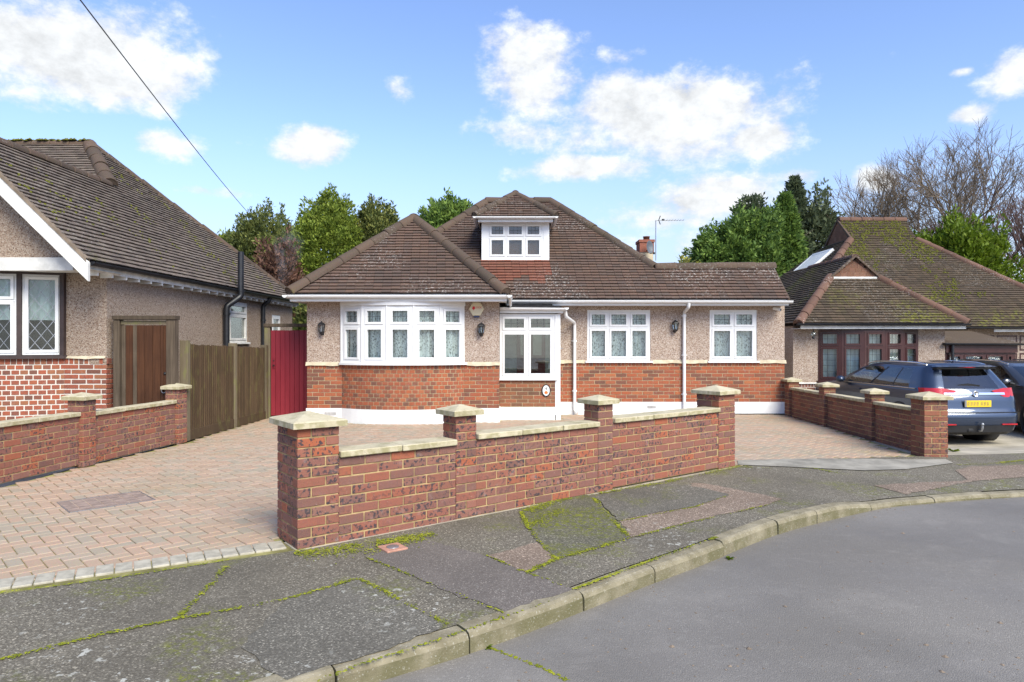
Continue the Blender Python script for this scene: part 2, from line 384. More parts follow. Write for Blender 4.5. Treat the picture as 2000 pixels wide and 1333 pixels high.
MT['asphalt_d'] = asphalt('dark_pavement_asphalt', (0.1053, 0.09594, 0.07712), (0.194, 0.1765, 0.1435), .25, lich=.9)
MT['asphalt_m'] = asphalt('mossy_pavement_asphalt', (0.08797, 0.08187, 0.0585), (0.1863, 0.1734, 0.1287), 1.0, lich=.4)
MT['asphalt_p'] = asphalt('pink_gravel_asphalt', (0.1642, 0.1208, 0.0893), (0.3091, 0.2415, 0.1875), .12, lich=.5)
MT['road'] = asphalt('road_asphalt', (0.1961, 0.1792, 0.1588), (0.2212, 0.2038, 0.1814), 0, lich=.08, wet=1, sc=1.2)
def kerbm():
    t = NT('kerb_concrete'); c = t.mix(t.step(t.noise(6, 5, .65), .3, .7), (0.1806, 0.1554, 0.1), (0.3096, 0.2688, 0.188))
    nz = t.sep(t.geo.outputs['Normal'])[2]; c = t.mix(t.math('MULTIPLY', t.step(nz, .6, .2), t.step(t.noise(5, 4), .35, .65, .2, .85)), c, (.125, .115, .055))
    c = t.mix(t.step(t.noise(80, 2), .6, .7, 0, .5), c, (.42, .40, .34)); t.bump(t.noise(70, 4, .7), .7, .008); return t.done(c, .92, .2)
MT['kerb'] = kerbm()
def paver():
    t = NT('block_paver'); c = t.ramp(t.rand(), [(0, (0.38, 0.2668, 0.189)), (.3, (0.418, 0.2898, 0.2058)), (.55, (0.399, 0.299, 0.2184)), (.75, (0.361, 0.2898, 0.2142)), (.88, (0.3325, 0.2806, 0.21)), (1, (0.437, 0.322, 0.2394))])
    c = t.mix(t.step(t.noise(1.1, 5, .6), .4, .7, 0, .4), c, (.31, .255, .175)); c = t.mix(.3, c, t.noise(120, 2, out='Color'), 'OVERLAY')
    z = t.step(t.noise(.7, 3, .6, t.map(loc=(4, 4, 0))), .55, .75, 0, .35); c = t.mix(z, c, (.25, .215, .11))
    t.bump(t.noise(130, 3, .7), .4, .004); return t.done(c, .88, .25)
MT['paver'] = paver()
MT['paver_g'] = flat('grey_edge_paver', (0.38, 0.3488, 0.2784), .9, .2, var=.2, vs=11, bump=.4)
MT['joint'] = flat('mossy_jointing_sand', (0.252, 0.228, 0.0935), .95, .1, var=.5, vs=4, bump=.4)
MT['concrete'] = flat('drive_concrete', (.40, .355, .275), .92, .2, var=.22, vs=2.2, bump=.4)
MT['soil'] = flat('garden_ground', (.09, .10, .045), .95, .1, var=.4, vs=1.5, bump=.5)
def mossm():
    t = NT('moss'); c = t.ramp(t.noise(23, 4), [(.3, (0.091, 0.1105, 0.0132)), (.55, (0.221, 0.234, 0.0198)), (.75, (0.39, 0.39, 0.0385))]); t.bump(t.noise(220, 3), .8, .006); return t.done(c, .95, .1)
MT['moss'] = mossm()
MT['threshold'] = flat('worn_grey_concrete', (.27, .25, .21), .95, .2, var=.3, vs=2.5, bump=.4)
def mossr():
    t = NT('roof_moss'); c = t.ramp(t.noise(9, 4), [(.3, (.07, .075, .015)), (.55, (.12, .125, .02)), (.75, (.19, .19, .03))]); t.bump(t.noise(120, 3), .8, .01); return t.done(c, .95, .1)
MT['moss_roof'] = mossr()
def wood(name, a, b, axis='Z', green=0.0, rough=.85):
    t = NT(name); s = {'Z': (38, 38, 1.6), 'X': (1.6, 38, 38)}[axis]
    g = t.noise(1, 6, .65, t.map(s)); c = t.mix(t.step(g, .3, .7), a, b); c = t.mix(t.step(t.rand(), 0, 1, 0, .55), c, tuple(x*.62 for x in a))
    c = t.mix(t.step(t.noise(2.2, 4), .45, .75, 0, .4), c, tuple(x*.55 for x in a))
    if green: c = t.mix(t.math('MULTIPLY', t.step(t.noise(5, 4, .6, t.map((1.5, 1.5, .7))), .5, .66), green), c, (.17, .175, .05))
    t.bump(g, .5, .006); return t.done(c, rough, .25)
MT['fence'] = wood('weathered_fence_timber', (0.0773, 0.04959, 0.02801), (0.1267, 0.08182, 0.04736), green=.22)
MT['fpost'] = wood('grey_post_timber', (0.144, 0.1122, 0.0713), (0.2088, 0.17, 0.1116), green=.5)
MT['door'] = wood('brown_stained_timber', (0.05119, 0.01911, 0.007722), (0.0975, 0.03859, 0.01544), rough=.6)
MT['dframe'] = wood('dark_frame_timber', (0.06375, 0.0464, 0.0315), (0.1275, 0.096, 0.0675))
def redp():
    t = NT('red_gate_paint'); c = t.mix(t.step(t.noise(3, 5, .6, t.map((3, 3, .5))), .3, .7), (0.2105, 0.01575, 0.0273), (0.2552, 0.02363, 0.03604)); c = t.mix(t.step(t.rand(), 0, 1, 0, .25), c, (0.1786, 0.0147, 0.02457))
    t.bump(t.noise(30, 3, .6, t.map((4, 4, .3))), .15, .004); return t.done(c, .5, .4)
MT['red'] = redp()
MT['black'] = flat('black_metal', (.014, .014, .016), .42, .5, var=.2); MT['blackpipe'] = flat('black_cast_pipe', (.012, .013, .017), .45, .5, var=.3)
MT['dishgrey'] = flat('dark_grey_dish', (.10, .11, .125), .5, .4, var=.1); MT['grey_m'] = flat('grey_metal', (.32, .33, .35), .4, .5, .7, var=.15); MT['darkred'] = flat('mahogany_upvc', (.052, .016, .014), .35, .5, var=.15)
MT['brownw'] = flat('dark_brown_window_timber', (.045, .03, .028), .5, .4, var=.2); MT['lead'] = flat('lead_strip', (.055, .06, .065), .5, .4, var=.1)
MT['felt'] = flat('black_roof_felt', (.03, .03, .032), .9, .2, var=.3, bump=.4); MT['flash'] = flat('lead_flashing', (.40, .39, .38), .6, .4, var=.25)
MT['cream'] = flat('cream_plastic', (.62, .55, .38), .5, .4, var=.06); MT['navy'] = flat('blue_strobe', (.02, .03, .09), .3, .5)
MT['redmark'] = flat('red_print', (.55, .02, .03), .5, .3); MT['orange'] = flat('painted_fruit', (.65, .18, .05), .5, .3, var=.35, vs=40); MT['ink'] = flat('black_print', (.02, .02, .02), .5, .3)
MT['enamel'] = flat('white_enamel', (.82, .82, .80), .25, .5, var=.02)
def glassm(name, tint=(.9, .95, .95), refl=.12, dark=0.0):
    t = NT(name); nt = t.nt; tr = t.n('ShaderNodeBsdfTransparent'); tr.inputs[0].default_value = (*tint, 1)
    gl = t.n('ShaderNodeBsdfGlossy'); gl.inputs['Roughness'].default_value = .015; gl.inputs[0].default_value = (1, 1, 1, 1)
    lw = t.n('ShaderNodeLayerWeight'); lw.inputs['Blend'].default_value = .35
    f = t.math('ADD', t.math('MULTIPLY', lw.outputs['Fresnel'], .75), refl, clamp=True)
    mx = t.n('ShaderNodeMixShader'); nt.links.new(f, mx.inputs[0]); nt.links.new(tr.outputs[0], mx.inputs[1]); nt.links.new(gl.outputs[0], mx.inputs[2])
    nt.links.new(mx.outputs[0], t.out.inputs['Surface']); return t.mat
MT['glass'] = glassm('window_glass', refl=.015); MT['glass2'] = glassm('porch_glass', (.86, .92, .9), .09); MT['carglass'] = glassm('tinted_car_glass', (.62, .67, .66), .10)
def lace():
    t = NT('lace_curtain'); v = t.map((1, 1, .5)); c = t.mix(t.step(t.noise(46, 3, .6, v), .50, .62), (.74, .74, .72), (.13, .135, .13))
    c = t.mix(t.step(t.noise(1, 3, .6, t.map((28, 28, 1.5))), .45, .7, 0, .8), c, (.84, .84, .82)); return t.done(c, .9, .1)
MT['lace'] = lace(); MT['blind'] = flat('pale_blind', (.52, .56, .55), .9, .1, var=.08)
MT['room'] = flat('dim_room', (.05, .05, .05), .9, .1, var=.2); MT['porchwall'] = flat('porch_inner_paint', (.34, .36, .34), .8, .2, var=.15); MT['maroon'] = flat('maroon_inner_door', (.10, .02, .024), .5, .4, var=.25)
MT['blue'] = None
def carpaint(name, col):
    t = NT(name); t.put(t.bsdf.inputs['Coat Weight'], 1.0); t.put(t.bsdf.inputs['Coat Roughness'], .03)
    c = t.mix(t.step(t.noise(900, 1), .4, .6, 0, .15), col, tuple(min(1, x*2.2+.02) for x in col)); return t.done(c, .32, .5, .55)
MT['carblue'] = carpaint('blue_car_paint', (.022, .037, .072)); MT['carblack'] = carpaint('black_car_paint', (.045, .045, .05))
MT['chrome'] = flat('chrome', (.78, .78, .80), .08, .5, 1.0, var=.02); MT['tyre'] = flat('tyre_rubber', (.018, .018, .018), .85, .2, var=.3, bump=.3)
MT['trim'] = flat('black_plastic_trim', (.022, .022, .024), .6, .3, var=.15); MT['alloy'] = flat('alloy_rim', (.42, .42, .44), .3, .5, .9, var=.05)
MT['taillight'] = flat('red_lamp_lens', (.42, .012, .018), .12, .6, var=.2); MT['plate'] = flat('yellow_number_plate', (.72, .50, .03), .4, .4, var=.05, vs=30)
MT['plateink'] = flat('blurred_plate_print', (.42, .30, .06), .5, .3, var=.3, vs=60); MT['seat'] = flat('car_seat_cloth', (.05, .05, .055), .9, .1, var=.2)
def leafm(name, stops, sc=3.0):
    t = NT(name); c = t.ramp(t.math('ADD', t.math('MULTIPLY', t.rand(), .6), t.math('MULTIPLY', t.noise(sc, 3), .4)), stops)
    t.put(t.bsdf.inputs['Subsurface Weight'], 0.0); m = t.done(c, .6, .25)
    tl = t.n('ShaderNodeBsdfTranslucent'); t.put(tl.inputs[0], c); mx = t.n('ShaderNodeMixShader'); mx.inputs[0].default_value = .3
    t.nt.links.new(t.bsdf.outputs[0], mx.inputs[1]); t.nt.links.new(tl.outputs[0], mx.inputs[2]); t.nt.links.new(mx.outputs[0], t.out.inputs['Surface']); return m
MT['leaf_con'] = leafm('conifer_foliage', [(.2, (0.049, 0.07872, 0.01326)), (.5, (0.14, 0.1968, 0.02763)), (.85, (0.308, 0.3674, 0.05525))])
MT['leaf_dk'] = leafm('dark_conifer_foliage', [(.2, (0.057, 0.07875, 0.0225)), (.5, (0.1425, 0.1663, 0.045)), (.85, (0.285, 0.2888, 0.075))])
MT['leaf_cy'] = leafm('cypress_foliage', [(.2, (0.04038, 0.08099, 0.0216)), (.5, (0.113, 0.1914, 0.042)), (.85, (0.2745, 0.3829, 0.072))])
MT['leaf_eu'] = leafm('grey_green_foliage', [(.2, (0.048, 0.0675, 0.0364)), (.5, (0.12, 0.15, 0.078)), (.85, (0.224, 0.255, 0.13))])
MT['leaf_br'] = leafm('bright_green_foliage', [(.2, (0.0595, 0.1037, 0.0064)), (.5, (0.1309, 0.1958, 0.0128)), (.85, (0.2142, 0.2765, 0.0256))])
MT['leaf_ye'] = leafm('yellow_green_foliage', [(.2, (.10, .11, .02)), (.5, (.27, .26, .05)), (.85, (.42, .40, .09))])
MT['leaf_rd'] = leafm('rusty_foliage', [(.2, (0.0624, 0.0364, 0.026)), (.5, (0.156, 0.078, 0.052)), (.85, (0.2496, 0.1352, 0.0936))])
MT['bark'] = flat('grey_brown_bark', (0.104, 0.084, 0.064), .9, .2, var=.35, vs=8); MT['twig'] = flat('twig_bark', (.20, .155, .115), .9, .2, var=.25); MT['twig_r'] = flat('reddish_twig_bark', (0.152, 0.1, 0.092), .9, .2, var=.25)
# ---------------------------------------------------------------- the ground, road, pavement, drives
def smooth01(t): t = max(0.0, min(1.0, t)); return t*t*(3-2*t)
def sheet(name, poly, zf, mat, sub=None, kind='structure'):
    """flat-ish polygon, triangulated with bmesh, optionally subdivided and shaped by zf(x, y)"""
    bm = bmesh.new(); vs = [bm.verts.new((x, y, 0)) for x, y in poly]; bm.faces.new(vs)
    bmesh.ops.triangulate(bm, faces=bm.faces[:])
    for _ in range(sub or 0):
        long = [e for e in bm.edges if e.calc_length() > .9]
        if not long: break
        bmesh.ops.subdivide_edges(bm, edges=long, cuts=1); bmesh.ops.triangulate(bm, faces=bm.faces[:])
    bmesh.ops.recalc_face_normals(bm, faces=bm.faces[:])
    for v in bm.verts: v.co.z = zf(v.co.x, v.co.y)
    bm.normal_update()
    if sum(f.normal.z for f in bm.faces) < 0: bmesh.ops.reverse_faces(bm, faces=bm.faces[:])
    me = bpy.data.meshes.new(name); bm.to_mesh(me); bm.free(); me.materials.append(mat)
    return tag(link(bpy.data.objects.new(name, me)), kind=kind)

KERB = [(-26, -14.5), (-9.0, -2.6), (-4.0, 1.0), (-1.95, 2.50), (-.778, 3.345), (-.224, 3.728), (.297, 4.168), (.841, 4.67), (1.44, 5.19), (2.317, 5.996), (3.02, 6.49), (3.74, 6.93), (4.26, 7.12), (5.58, 7.46), (9, 8.05), (15, 8.9), (45, 12.0)]
def catmull(P, n=6):
    out = []
    for i in range(len(P)-1):
        p0, p1, p2, p3 = [Vector(P[max(0, min(len(P)-1, i+k))]) for k in (-1, 0, 1, 2)]
        for j in range(n):
            t = j/n; out.append(tuple(.5*((2*p1)+(p2-p0)*t+(2*p0-5*p1+4*p2-p3)*t*t+(3*p1-p0-3*p2+p3)*t**3)))
    out.append(tuple(P[-1])); return out
KC = catmull(KERB)
def kdist(x, y):
    best = 1e9; bx = 0
    for i in range(len(KC)-1):
        ax, ay = KC[i]; bx_, by = KC[i+1]; dx, dy = bx_-ax, by-ay
        t = max(0, min(1, ((x-ax)*dx+(y-ay)*dy)/(dx*dx+dy*dy))); qx, qy = ax+dx*t, ay+dy*t
        d = math.hypot(x-qx, y-qy)
        if d < best: best = d; bx = qx
    return best, bx
def drop(x): return -.065*smooth01((x-3.1)/.7)            # dropped kerb at the driveways
def zpav(x, y):
    d, kx = kdist(x, y); k = -.04+drop(kx); far = -.075*smooth01((x-3.5)/4)
    return far + (k-far)*max(0, 1-d/1.75)
ZROAD = -.155
sheet('ground', [(-250, -60), (250, -60), (250, 400), (-250, 400)], lambda x, y: -.62, MT['soil'])
sheet('road', [(x, y) for x, y in KC] + [(60, -40), (-26, -40)], lambda x, y: ZROAD, MT['road'])
WU = Vector((.79, .613, 0)).normalized(); WN = Vector((WU.y, -WU.x, 0)); WP = Vector((-1.59, 5.06, 0))    # front garden wall: along, outward, near corner
PROP = [(45, 15.2), (15, 11.3), (7.4, 9.9), (6.2, 9.62), (5.62, 9.42), (4.2, 9.0), (2.76, 8.45)] + [tuple((WP+WU*s)[:2]) for s in (4.2, 2.8, 1.4, 0)] + [(-3.14, 4.17), (-5.5, 2.75), (-9.5, .2), (-27, -11)]
def offs(poly, d):
    out = []
    for i in range(len(poly)):
        a = Vector(poly[max(0, i-1)]); b = Vector(poly[min(len(poly)-1, i+1)]); t = (b-a).normalized(); out.append((poly[i][0]-t.y*d, poly[i][1]+t.x*d))
    return out
KIN = offs(KC, .125)
sheet('pavement', KIN + PROP, zpav, MT['asphalt'], 5)
def patch(pts, mat, lift, name='pavement_patch'):
    W = [Vector(gp(x, y, -.02)) for x, y in pts]; out = []
    for a, b in zip(W, W[1:]+W[:1]):
        n = max(1, int((b-a).length/.06)); t = (b-a).normalized()
        for k in range(n): q = a.lerp(b, k/n); j = (rnd.gauss(0, .009)+.02*mnoise.noise(Vector((q.x*4, q.y*4, 1)))) if k else 0; out.append((q.x-t.y*j, q.y+t.x*j))
    return sheet(name, out, lambda x, y: zpav(x, y)+lift, mat, 3)
patch([(713,1093),(770,1075),(830,1060),(884,1070),(947,1087),(1028,1117),(1120,1146),(986,1190),(872,1153),(790,1120)], MT['asphalt_s'], .004)
patch([(950,1087),(1049,1061),(1085,1090),(1028,1116)], MT['asphalt_p'], .004)
patch([(1018,1004),(1075,985),(1135,968),(1159,977),(1195,1014),(1228,1049),(1160,1070),(1084,1090),(1054,1061),(1032,1034)], MT['asphalt_m'], .004)
patch([(1210,1019),(1357,946),(1405,951),(1528,973),(1492,987),(1354,1016),(1234,1049)], MT['asphalt_p'], .004)
patch([(1161,976),(1230,958),(1312,948),(1380,957),(1424,968),(1360,989),(1280,1003),(1208,1019)], MT['asphalt_d'], .008)
patch([(560,1172),(630,1153),(697,1134),(740,1150),(800,1182),(872,1216),(760,1262),(690,1283),(560,1322),(470,1262)], MT['asphalt_d'], .004)
patch([(1705,940),(1770,953),(1900,930),(2010,921),(2010,899),(1890,906),(1865,912),(1925,922),(1880,930),(1790,934)], MT['asphalt_p'], .005)
# concrete strip at the foot of the right-hand drive
sheet('drive_threshold', [gp(x, y, -.05) for x, y in [(1442,917),(1570,911),(1612,914),(1632,921),(1690,922),(1770,918),(1862,905),(1846,898),(1780,901),(1600,904),(1440,908)]], lambda x, y: zpav(x, y)+.010, MT['threshold'], 2)
# kerb stones, one object each
kerb = thing('kerb', (-.8, 3.3, ZROAD), 'weathered concrete kerb curving along the road edge', 'kerb'); del kerb['category']; del kerb['label']; kerb['kind'] = 'structure'
acc = 0.0; pts = []; L0 = [0.0]
for i in range(len(KC)-1): L0.append(L0[-1]+math.dist(KC[i], KC[i+1]))
def kat(s):
    for i in range(len(KC)-1):
        if s <= L0[i+1]: t = (s-L0[i])/(L0[i+1]-L0[i]); return Vector((KC[i][0]+(KC[i+1][0]-KC[i][0])*t, KC[i][1]+(KC[i+1][1]-KC[i][1])*t, 0))
    return Vector((*KC[-1], 0))
s = L0[-1]*.0 + 14.0
smax = L0[-1]-22
while s < smax:
    ln = rnd.choice([.62, .9, .9, .75]) if True else .9
    a, b, mid = kat(s+.006), kat(s+ln-.006), kat(s+ln/2)
    seg = 4; ring = []; ja = rnd.uniform(-.006, .006); jz = rnd.uniform(-.006, .006)
    V = []; F = []
    for k in range(seg+1):
        p = kat(s+.006+(ln-.012)*k/seg); q = kat(s+.006+(ln-.012)*k/seg+.02); t = (q-p).normalized(); nn = Vector((-t.y, t.x, 0))
        zt = -.04+drop(p.x)+jz
        prof = [(-.004, ZROAD-.06), (-.002+ja, zt-.034), (.010+ja, zt-.010), (.032+ja, zt), (.120, zt+.003), (.126, zt-.004), (.126, ZROAD-.06)]
        V += [p+nn*d+Vector((0, 0, z)) for d, z in prof]
    m = 7
    for k in range(seg):
        for j in range(m): F.append([k*m+j, (k+1)*m+j, (k+1)*m+(j+1) % m, k*m+(j+1) % m])
    F += [list(range(m)), [seg*m+j for j in range(m)][::-1]]
    mb = MB().add(V, F); mb.build('kerb_stone', MT['kerb'], kerb)
    s += ln
# ---- block paved driveway
DRIVE = [(-3.14, 4.20), tuple((WP-WN*.02)[:2]), tuple((WP-WN*.33)[:2]), tuple((WP-WN*.33+WU*5.5)[:2]), (2.80, 8.47), (4.2, 9.02), (5.66, 9.45), (5.72, 14.5), (-5.0, 14.6), (-4.98, 10.4), (-5.32, 8.3), (-5.62, 5.4), (-5.9, 2.6)]
def zdrive(x, y): return -.05*smooth01((x-3.4)/2.4)*smooth01((12.5-y)/3.0)
sheet('driveway', DRIVE, lambda x, y: zdrive(x, y)-.008, MT['joint'], 4)
drive_o = bpy.data.objects['driveway']
def inside(x, y, poly):
    c = False; n = len(poly); j = n-1
    for i in range(n):
        (xi, yi), (xj, yj) = poly[i], poly[j]
        if (yi > y) != (yj > y) and x < (xj-xi)*(y-yi)/(yj-yi)+xi: c = not c
        j = i
    return c
def edist(x, y, poly):
    b = 9
    for i in range(len(poly)):
        (ax, ay), (bx, by) = poly[i], poly[(i+1) % len(poly)]; dx, dy = bx-ax, by-ay
        t = max(0, min(1, ((x-ax)*dx+(y-ay)*dy)/(dx*dx+dy*dy))); b = min(b, math.hypot(x-ax-dx*t, y-ay-dy*t))
    return b
pav = cbox(.1945, .0945, .05, .005); pieces = []
eu = Vector((.72, .69, 0)).normalized(); ev = Vector((-eu.y, eu.x, 0)); O = Vector((-1.6, 5.05, 0))
HOUSE_KEEP = [(-3.95, 13.0), (-3.3, 13.0), (-2.9, 12.78), (-2.08, 12.66), (-1.3, 12.78), (-.85, 13.0), (-.2, 13.0), (-.2, 13.4), (1.0, 13.4), (1.0, 14.36), (5.8, 14.36), (5.8, 20), (-3.95, 20)]
COVER = [(-3.55, 6.55), (-2.75, 7.0)]
for i in range(-70, 130):
    for j in range(-40, 150):
        r = (i+j) % 4
        if r == 0: cx, cy, rot = i+1.0, j+.5, 0
        elif r == 2: cx, cy, rot = i+.5, j+1.0, 1
        else: continue
        p = O + eu*(cx*.1) + ev*(cy*.1)
        if not inside(p.x, p.y, DRIVE) or inside(p.x, p.y, HOUSE_KEEP): continue
        front = p.x < -1.4 and (p-O).dot(Vector((-.507, .862, 0))) < .24
        if front or edist(p.x, p.y, DRIVE) < .07: continue
        ang = math.atan2(eu.y, eu.x)+(math.pi/2 if rot else 0)
        M = Matrix.Translation((p.x, p.y, zdrive(p.x, p.y)-.0225+rnd.uniform(-.002, .002))) @ Matrix.Rotation(ang+rnd.uniform(-.012, .012), 4, 'Z') @ Matrix.Rotation(rnd.uniform(-.008, .008), 4, 'X')
        pieces.append(('paver', pav, M, drive_o, True))
emit(drive_o, pieces, 'paver', MT['paver'], 300, 'paving_blocks')
mbp = MB(); edge_a = Vector((-1.72, 5.10, 0)); ed = (Vector((-3.14, 4.30, 0))-edge_a).normalized(); en = Vector((ed.y, -ed.x, 0))
for k in range(75):                                           # soldier course along the pavement
    p = edge_a+ed*(.05+k*.112)+en*.0
    if p.x < -5.8: break
    o = link(bpy.data.objects.new('edge_paver', None or (_cache.setdefault('edge', MB().add(*cbox(.106, .2, .05, .005)).mesh('edge_paver', MT['paver_g'])))), drive_o,
             Matrix.Translation((p.x-.02, p.y+.10, -.019+rnd.uniform(-.002, .002))) @ Matrix.Rotation(math.atan2(ed.y, ed.x)+rnd.uniform(-.012, .012), 4, 'Z'))
# neighbour's concrete drive, falling away from the street
def zright(x, y): return -.078-.35*smooth01((y-9.6)/3.6)
sheet('neighbour_drive', [(6.03, 9.55), (7.4, 9.92), (15, 11.32), (30, 13.2), (30, 19.5), (6.03, 19.5)], zright, MT['concrete'], 6)
sheet('left_front_garden', [(-5.55, 3.0), (-5.45, 8.3), (-5.15, 10.3), (-5.08, 19), (-20, 19), (-20, -6), (-10, -.2)], lambda x, y: -.03, MT['concrete'], 0)

# moss along the joints and the foot of the wall: small pads
def moss_pads(name, lines, dens, wid, size, zf, mb=None, gf=None):
    for (pl, k, w) in lines:
        P = [Vector((*((gf or gp)(x, y, -.02)), 0)) for x, y in pl]
        for a, b in zip(P[:-1], P[1:]):
            ln = (b-a).length; t = (b-a)/max(ln, 1e-6); nn = Vector((-t.y, t.x, 0))
            for _ in range(int(ln*dens*k)):
                p = a+t*rnd.uniform(0, ln)+nn*rnd.gauss(0, wid*w)
                if mnoise.noise(Vector((p.x*3.1, p.y*3.1, 2.2))) < -.12 and rnd.random() < .8: continue
                r = size*rnd.uniform(.35, 1.15); z = zf(p.x, p.y)+.002; n = rnd.choice([5, 6, 7]); a0 = rnd.random()*6
                V = [(p.x, p.y, z+r*.33)]
                for j in range(n):
                    q = r*rnd.uniform(.55, 1.1); V.append((p.x+q*math.cos(a0+j*6.283/n), p.y+q*math.sin(a0+j*6.283/n), z))
                mb.add(V, [[0, 1+j, 1+(j+1) % n] for j in range(n)])
mbm = MB()
LINES = [([(0,1293),(180,1247),(345,1212),(480,1188),(560,1172),(700,1133),(740,1150),(790,1177),(875,1216)], 1, .9), ([(345,1212),(395,1165),(440,1114)], 1, 1.2),
 ([(0,1166),(60,1158),(200,1140),(330,1120),(450,1100)], .55, .7), ([(575,1088),(640,1078),(760,1062),(850,1048)], 3.2, 3.4), ([(590,1092),(700,1080),(830,1058)], 2.0, 4.5),
 ([(1018,1004),(1032,1034),(1054,1061),(1086,1092),(1030,1117)], 1.5, 1.0), ([(1159,977),(1195,1014),(1230,1050),(1160,1071),(1086,1092)], 1.4, 1.1), ([(1025,1003),(1080,985),(1140,966)], 3.0, 4.0),
 ([(1040,1030),(1075,1010),(1110,1000)], 2.0, 4.0), ([(1209,1020),(1360,990),(1425,968)], .8, .6), ([(1120,1147),(1250,1099),(1400,1046)], 1.5, .7), ([(1150,972),(1300,945),(1440,915),(1510,917)], 1.3, 2.6),
 ([(1575,913),(1600,917),(1640,922)], 1.2, 1.0), ([(1870,903),(1930,900),(2000,892)], 1.4, 1.6), ([(713,1093),(800,1125),(880,1155),(985,1192)], .5, .7), ([(950,1087),(1028,1117),(1120,1147)], .5, .6), ([(1230,1050),(1360,1017),(1500,985)], .5, .8)]
moss_pads('moss', LINES, 420, .012, .0085, lambda x, y: zpav(x, y)+.006, mbm)
KM = [([(610,1330),(700,1292),(800,1262),(920,1222),(1080,1168)], .5, .7)]
moss_pads('moss', KM, 360, .010, .009, lambda x, y: zpav(x, y)+.004, mbm)
GUT = [([(720,1318),(800,1296),(860,1283),(905,1262)], 1.2, 1.2), ([(945,1262),(1000,1282),(1070,1310),(1110,1330)], .8, .5), ([(1100,1190),(1200,1150),(1390,1085)], .25, .8)]
moss_pads('moss', GUT, 240, .014, .011, lambda x, y: ZROAD, mbm, lambda x, y, z: gp(x, y, ZROAD))
mbm.build('moss', MT['moss'], None, label='bright green moss along pavement joints', cat='moss', kind='stuff')
# grit and dead leaves in the road
mbg = MB()
for _ in range(420):
    x, y = gp(rnd.uniform(620, 2000), rnd.uniform(985, 1333), ZROAD); d, kx = kdist(x, y)
    if y > 7.5 or (Vector((x, y, 0))-Vector((*KERB[4], 0))).length > 9: continue
    inside_road = min(1, 1)
    k = kat(14); r = rnd.uniform(.003, .010) if rnd.random() < .93 else rnd.uniform(.012, .022); a0 = rnd.random()*6
    # keep on the road side of the kerb
    near = min(range(len(KC)-1), key=lambda i: math.hypot(KC[i][0]-x, KC[i][1]-y)); t = Vector(KC[min(near+1, len(KC)-1)])-Vector(KC[max(near-1, 0)])
    if t.x*(y-KC[near][1])-t.y*(x-KC[near][0]) > -.02: continue
    V = [(x, y, ZROAD+r*.5)]+[(x+r*rnd.uniform(.6, 1.2)*math.cos(a0+j*1.2566), y+r*rnd.uniform(.6, 1.2)*math.sin(a0+j*1.2566), ZROAD+.001) for j in range(5)]
    mbg.add(V, [[0, 1+j, 1+(j+1) % 5] for j in range(5)], r=rnd.random()*.9+.05)
for _ in range(520):                                          # crumbs gathered in the gutter
    s_ = rnd.uniform(14.2, L0[-1]-23); p = kat(s_); q = kat(s_+.02); t = (q-p).normalized(); d = abs(rnd.gauss(0, .06))+.006; x, y = p.x+t.y*d, p.y-t.x*d
    if mnoise.noise(Vector((x*1.5, y*1.5, 4))) < -.05: continue
    r = rnd.uniform(.004, .012); a0 = rnd.random()*6
    mbg.add([(x, y, ZROAD+r*.5)]+[(x+r*rnd.uniform(.5, 1.3)*math.cos(a0+j*1.2566), y+r*rnd.uniform(.5, 1.3)*math.sin(a0+j*1.2566), ZROAD+.001) for j in range(5)], [[0, 1+j, 1+(j+1) % 5] for j in range(5)], r=rnd.random()*.9+.05)
mbg.build('road_grit', MT['twig'], None, label='loose grit and leaf crumbs lying on the road', cat='grit', kind='stuff')
# covers
sc_ = thing('stopcock_cover', (*gp(767,1073), 0), 'small pink square stopcock cover with round metal lid in the pavement', 'cover')
cx, cy = gp(767, 1073, -.01); zc = zpav(cx, cy)
F = Fr((cx, cy, zc), (.8, .6, 0), (-.6, .8, 0))
MB().fbox(F, -.085, .085, -.085, .085, -.02, .014, ch=.004).build('surround', flat('pink_concrete', (.42, .22, .16), .9, .2, var=.15, vs=20), sc_)
MB().lathe(F.mat(0, 0, .0135), [(.048, 0), (.048, .003), (.044, .005), (.0, .005)], 20).build('lid', MT['grey_m'], sc_)
PVD = flat('dark_infill_paver', (.27, .20, .165), .9, .2, var=.2, vs=9, bump=.4)
dc = thing('inspection_cover', (*gp(205, 980), 0), 'recessed inspection cover filled with darker paving blocks', 'cover')
cx, cy = gp(208, 980); F = Fr((cx, cy, .0045), eu, ev)
fr = MB()
for q in ((-.36, .36, -.27, -.262), (-.36, .36, .262, .27), (-.36, -.352, -.27, .27), (.352, .36, -.27, .27)): fr.fbox(F, q[0], q[1], q[2], q[3], -.02, .003)
fr.build('frame', MT['grey_m'], dc)
for a in range(-3, 4):
    for b in range(-2, 3):
        MB().fbox(F, a*.1-.048, a*.1+.048, b*.105-.05, b*.105+.05, -.02, .0015, ch=.004).build('infill_paver', PVD, dc)
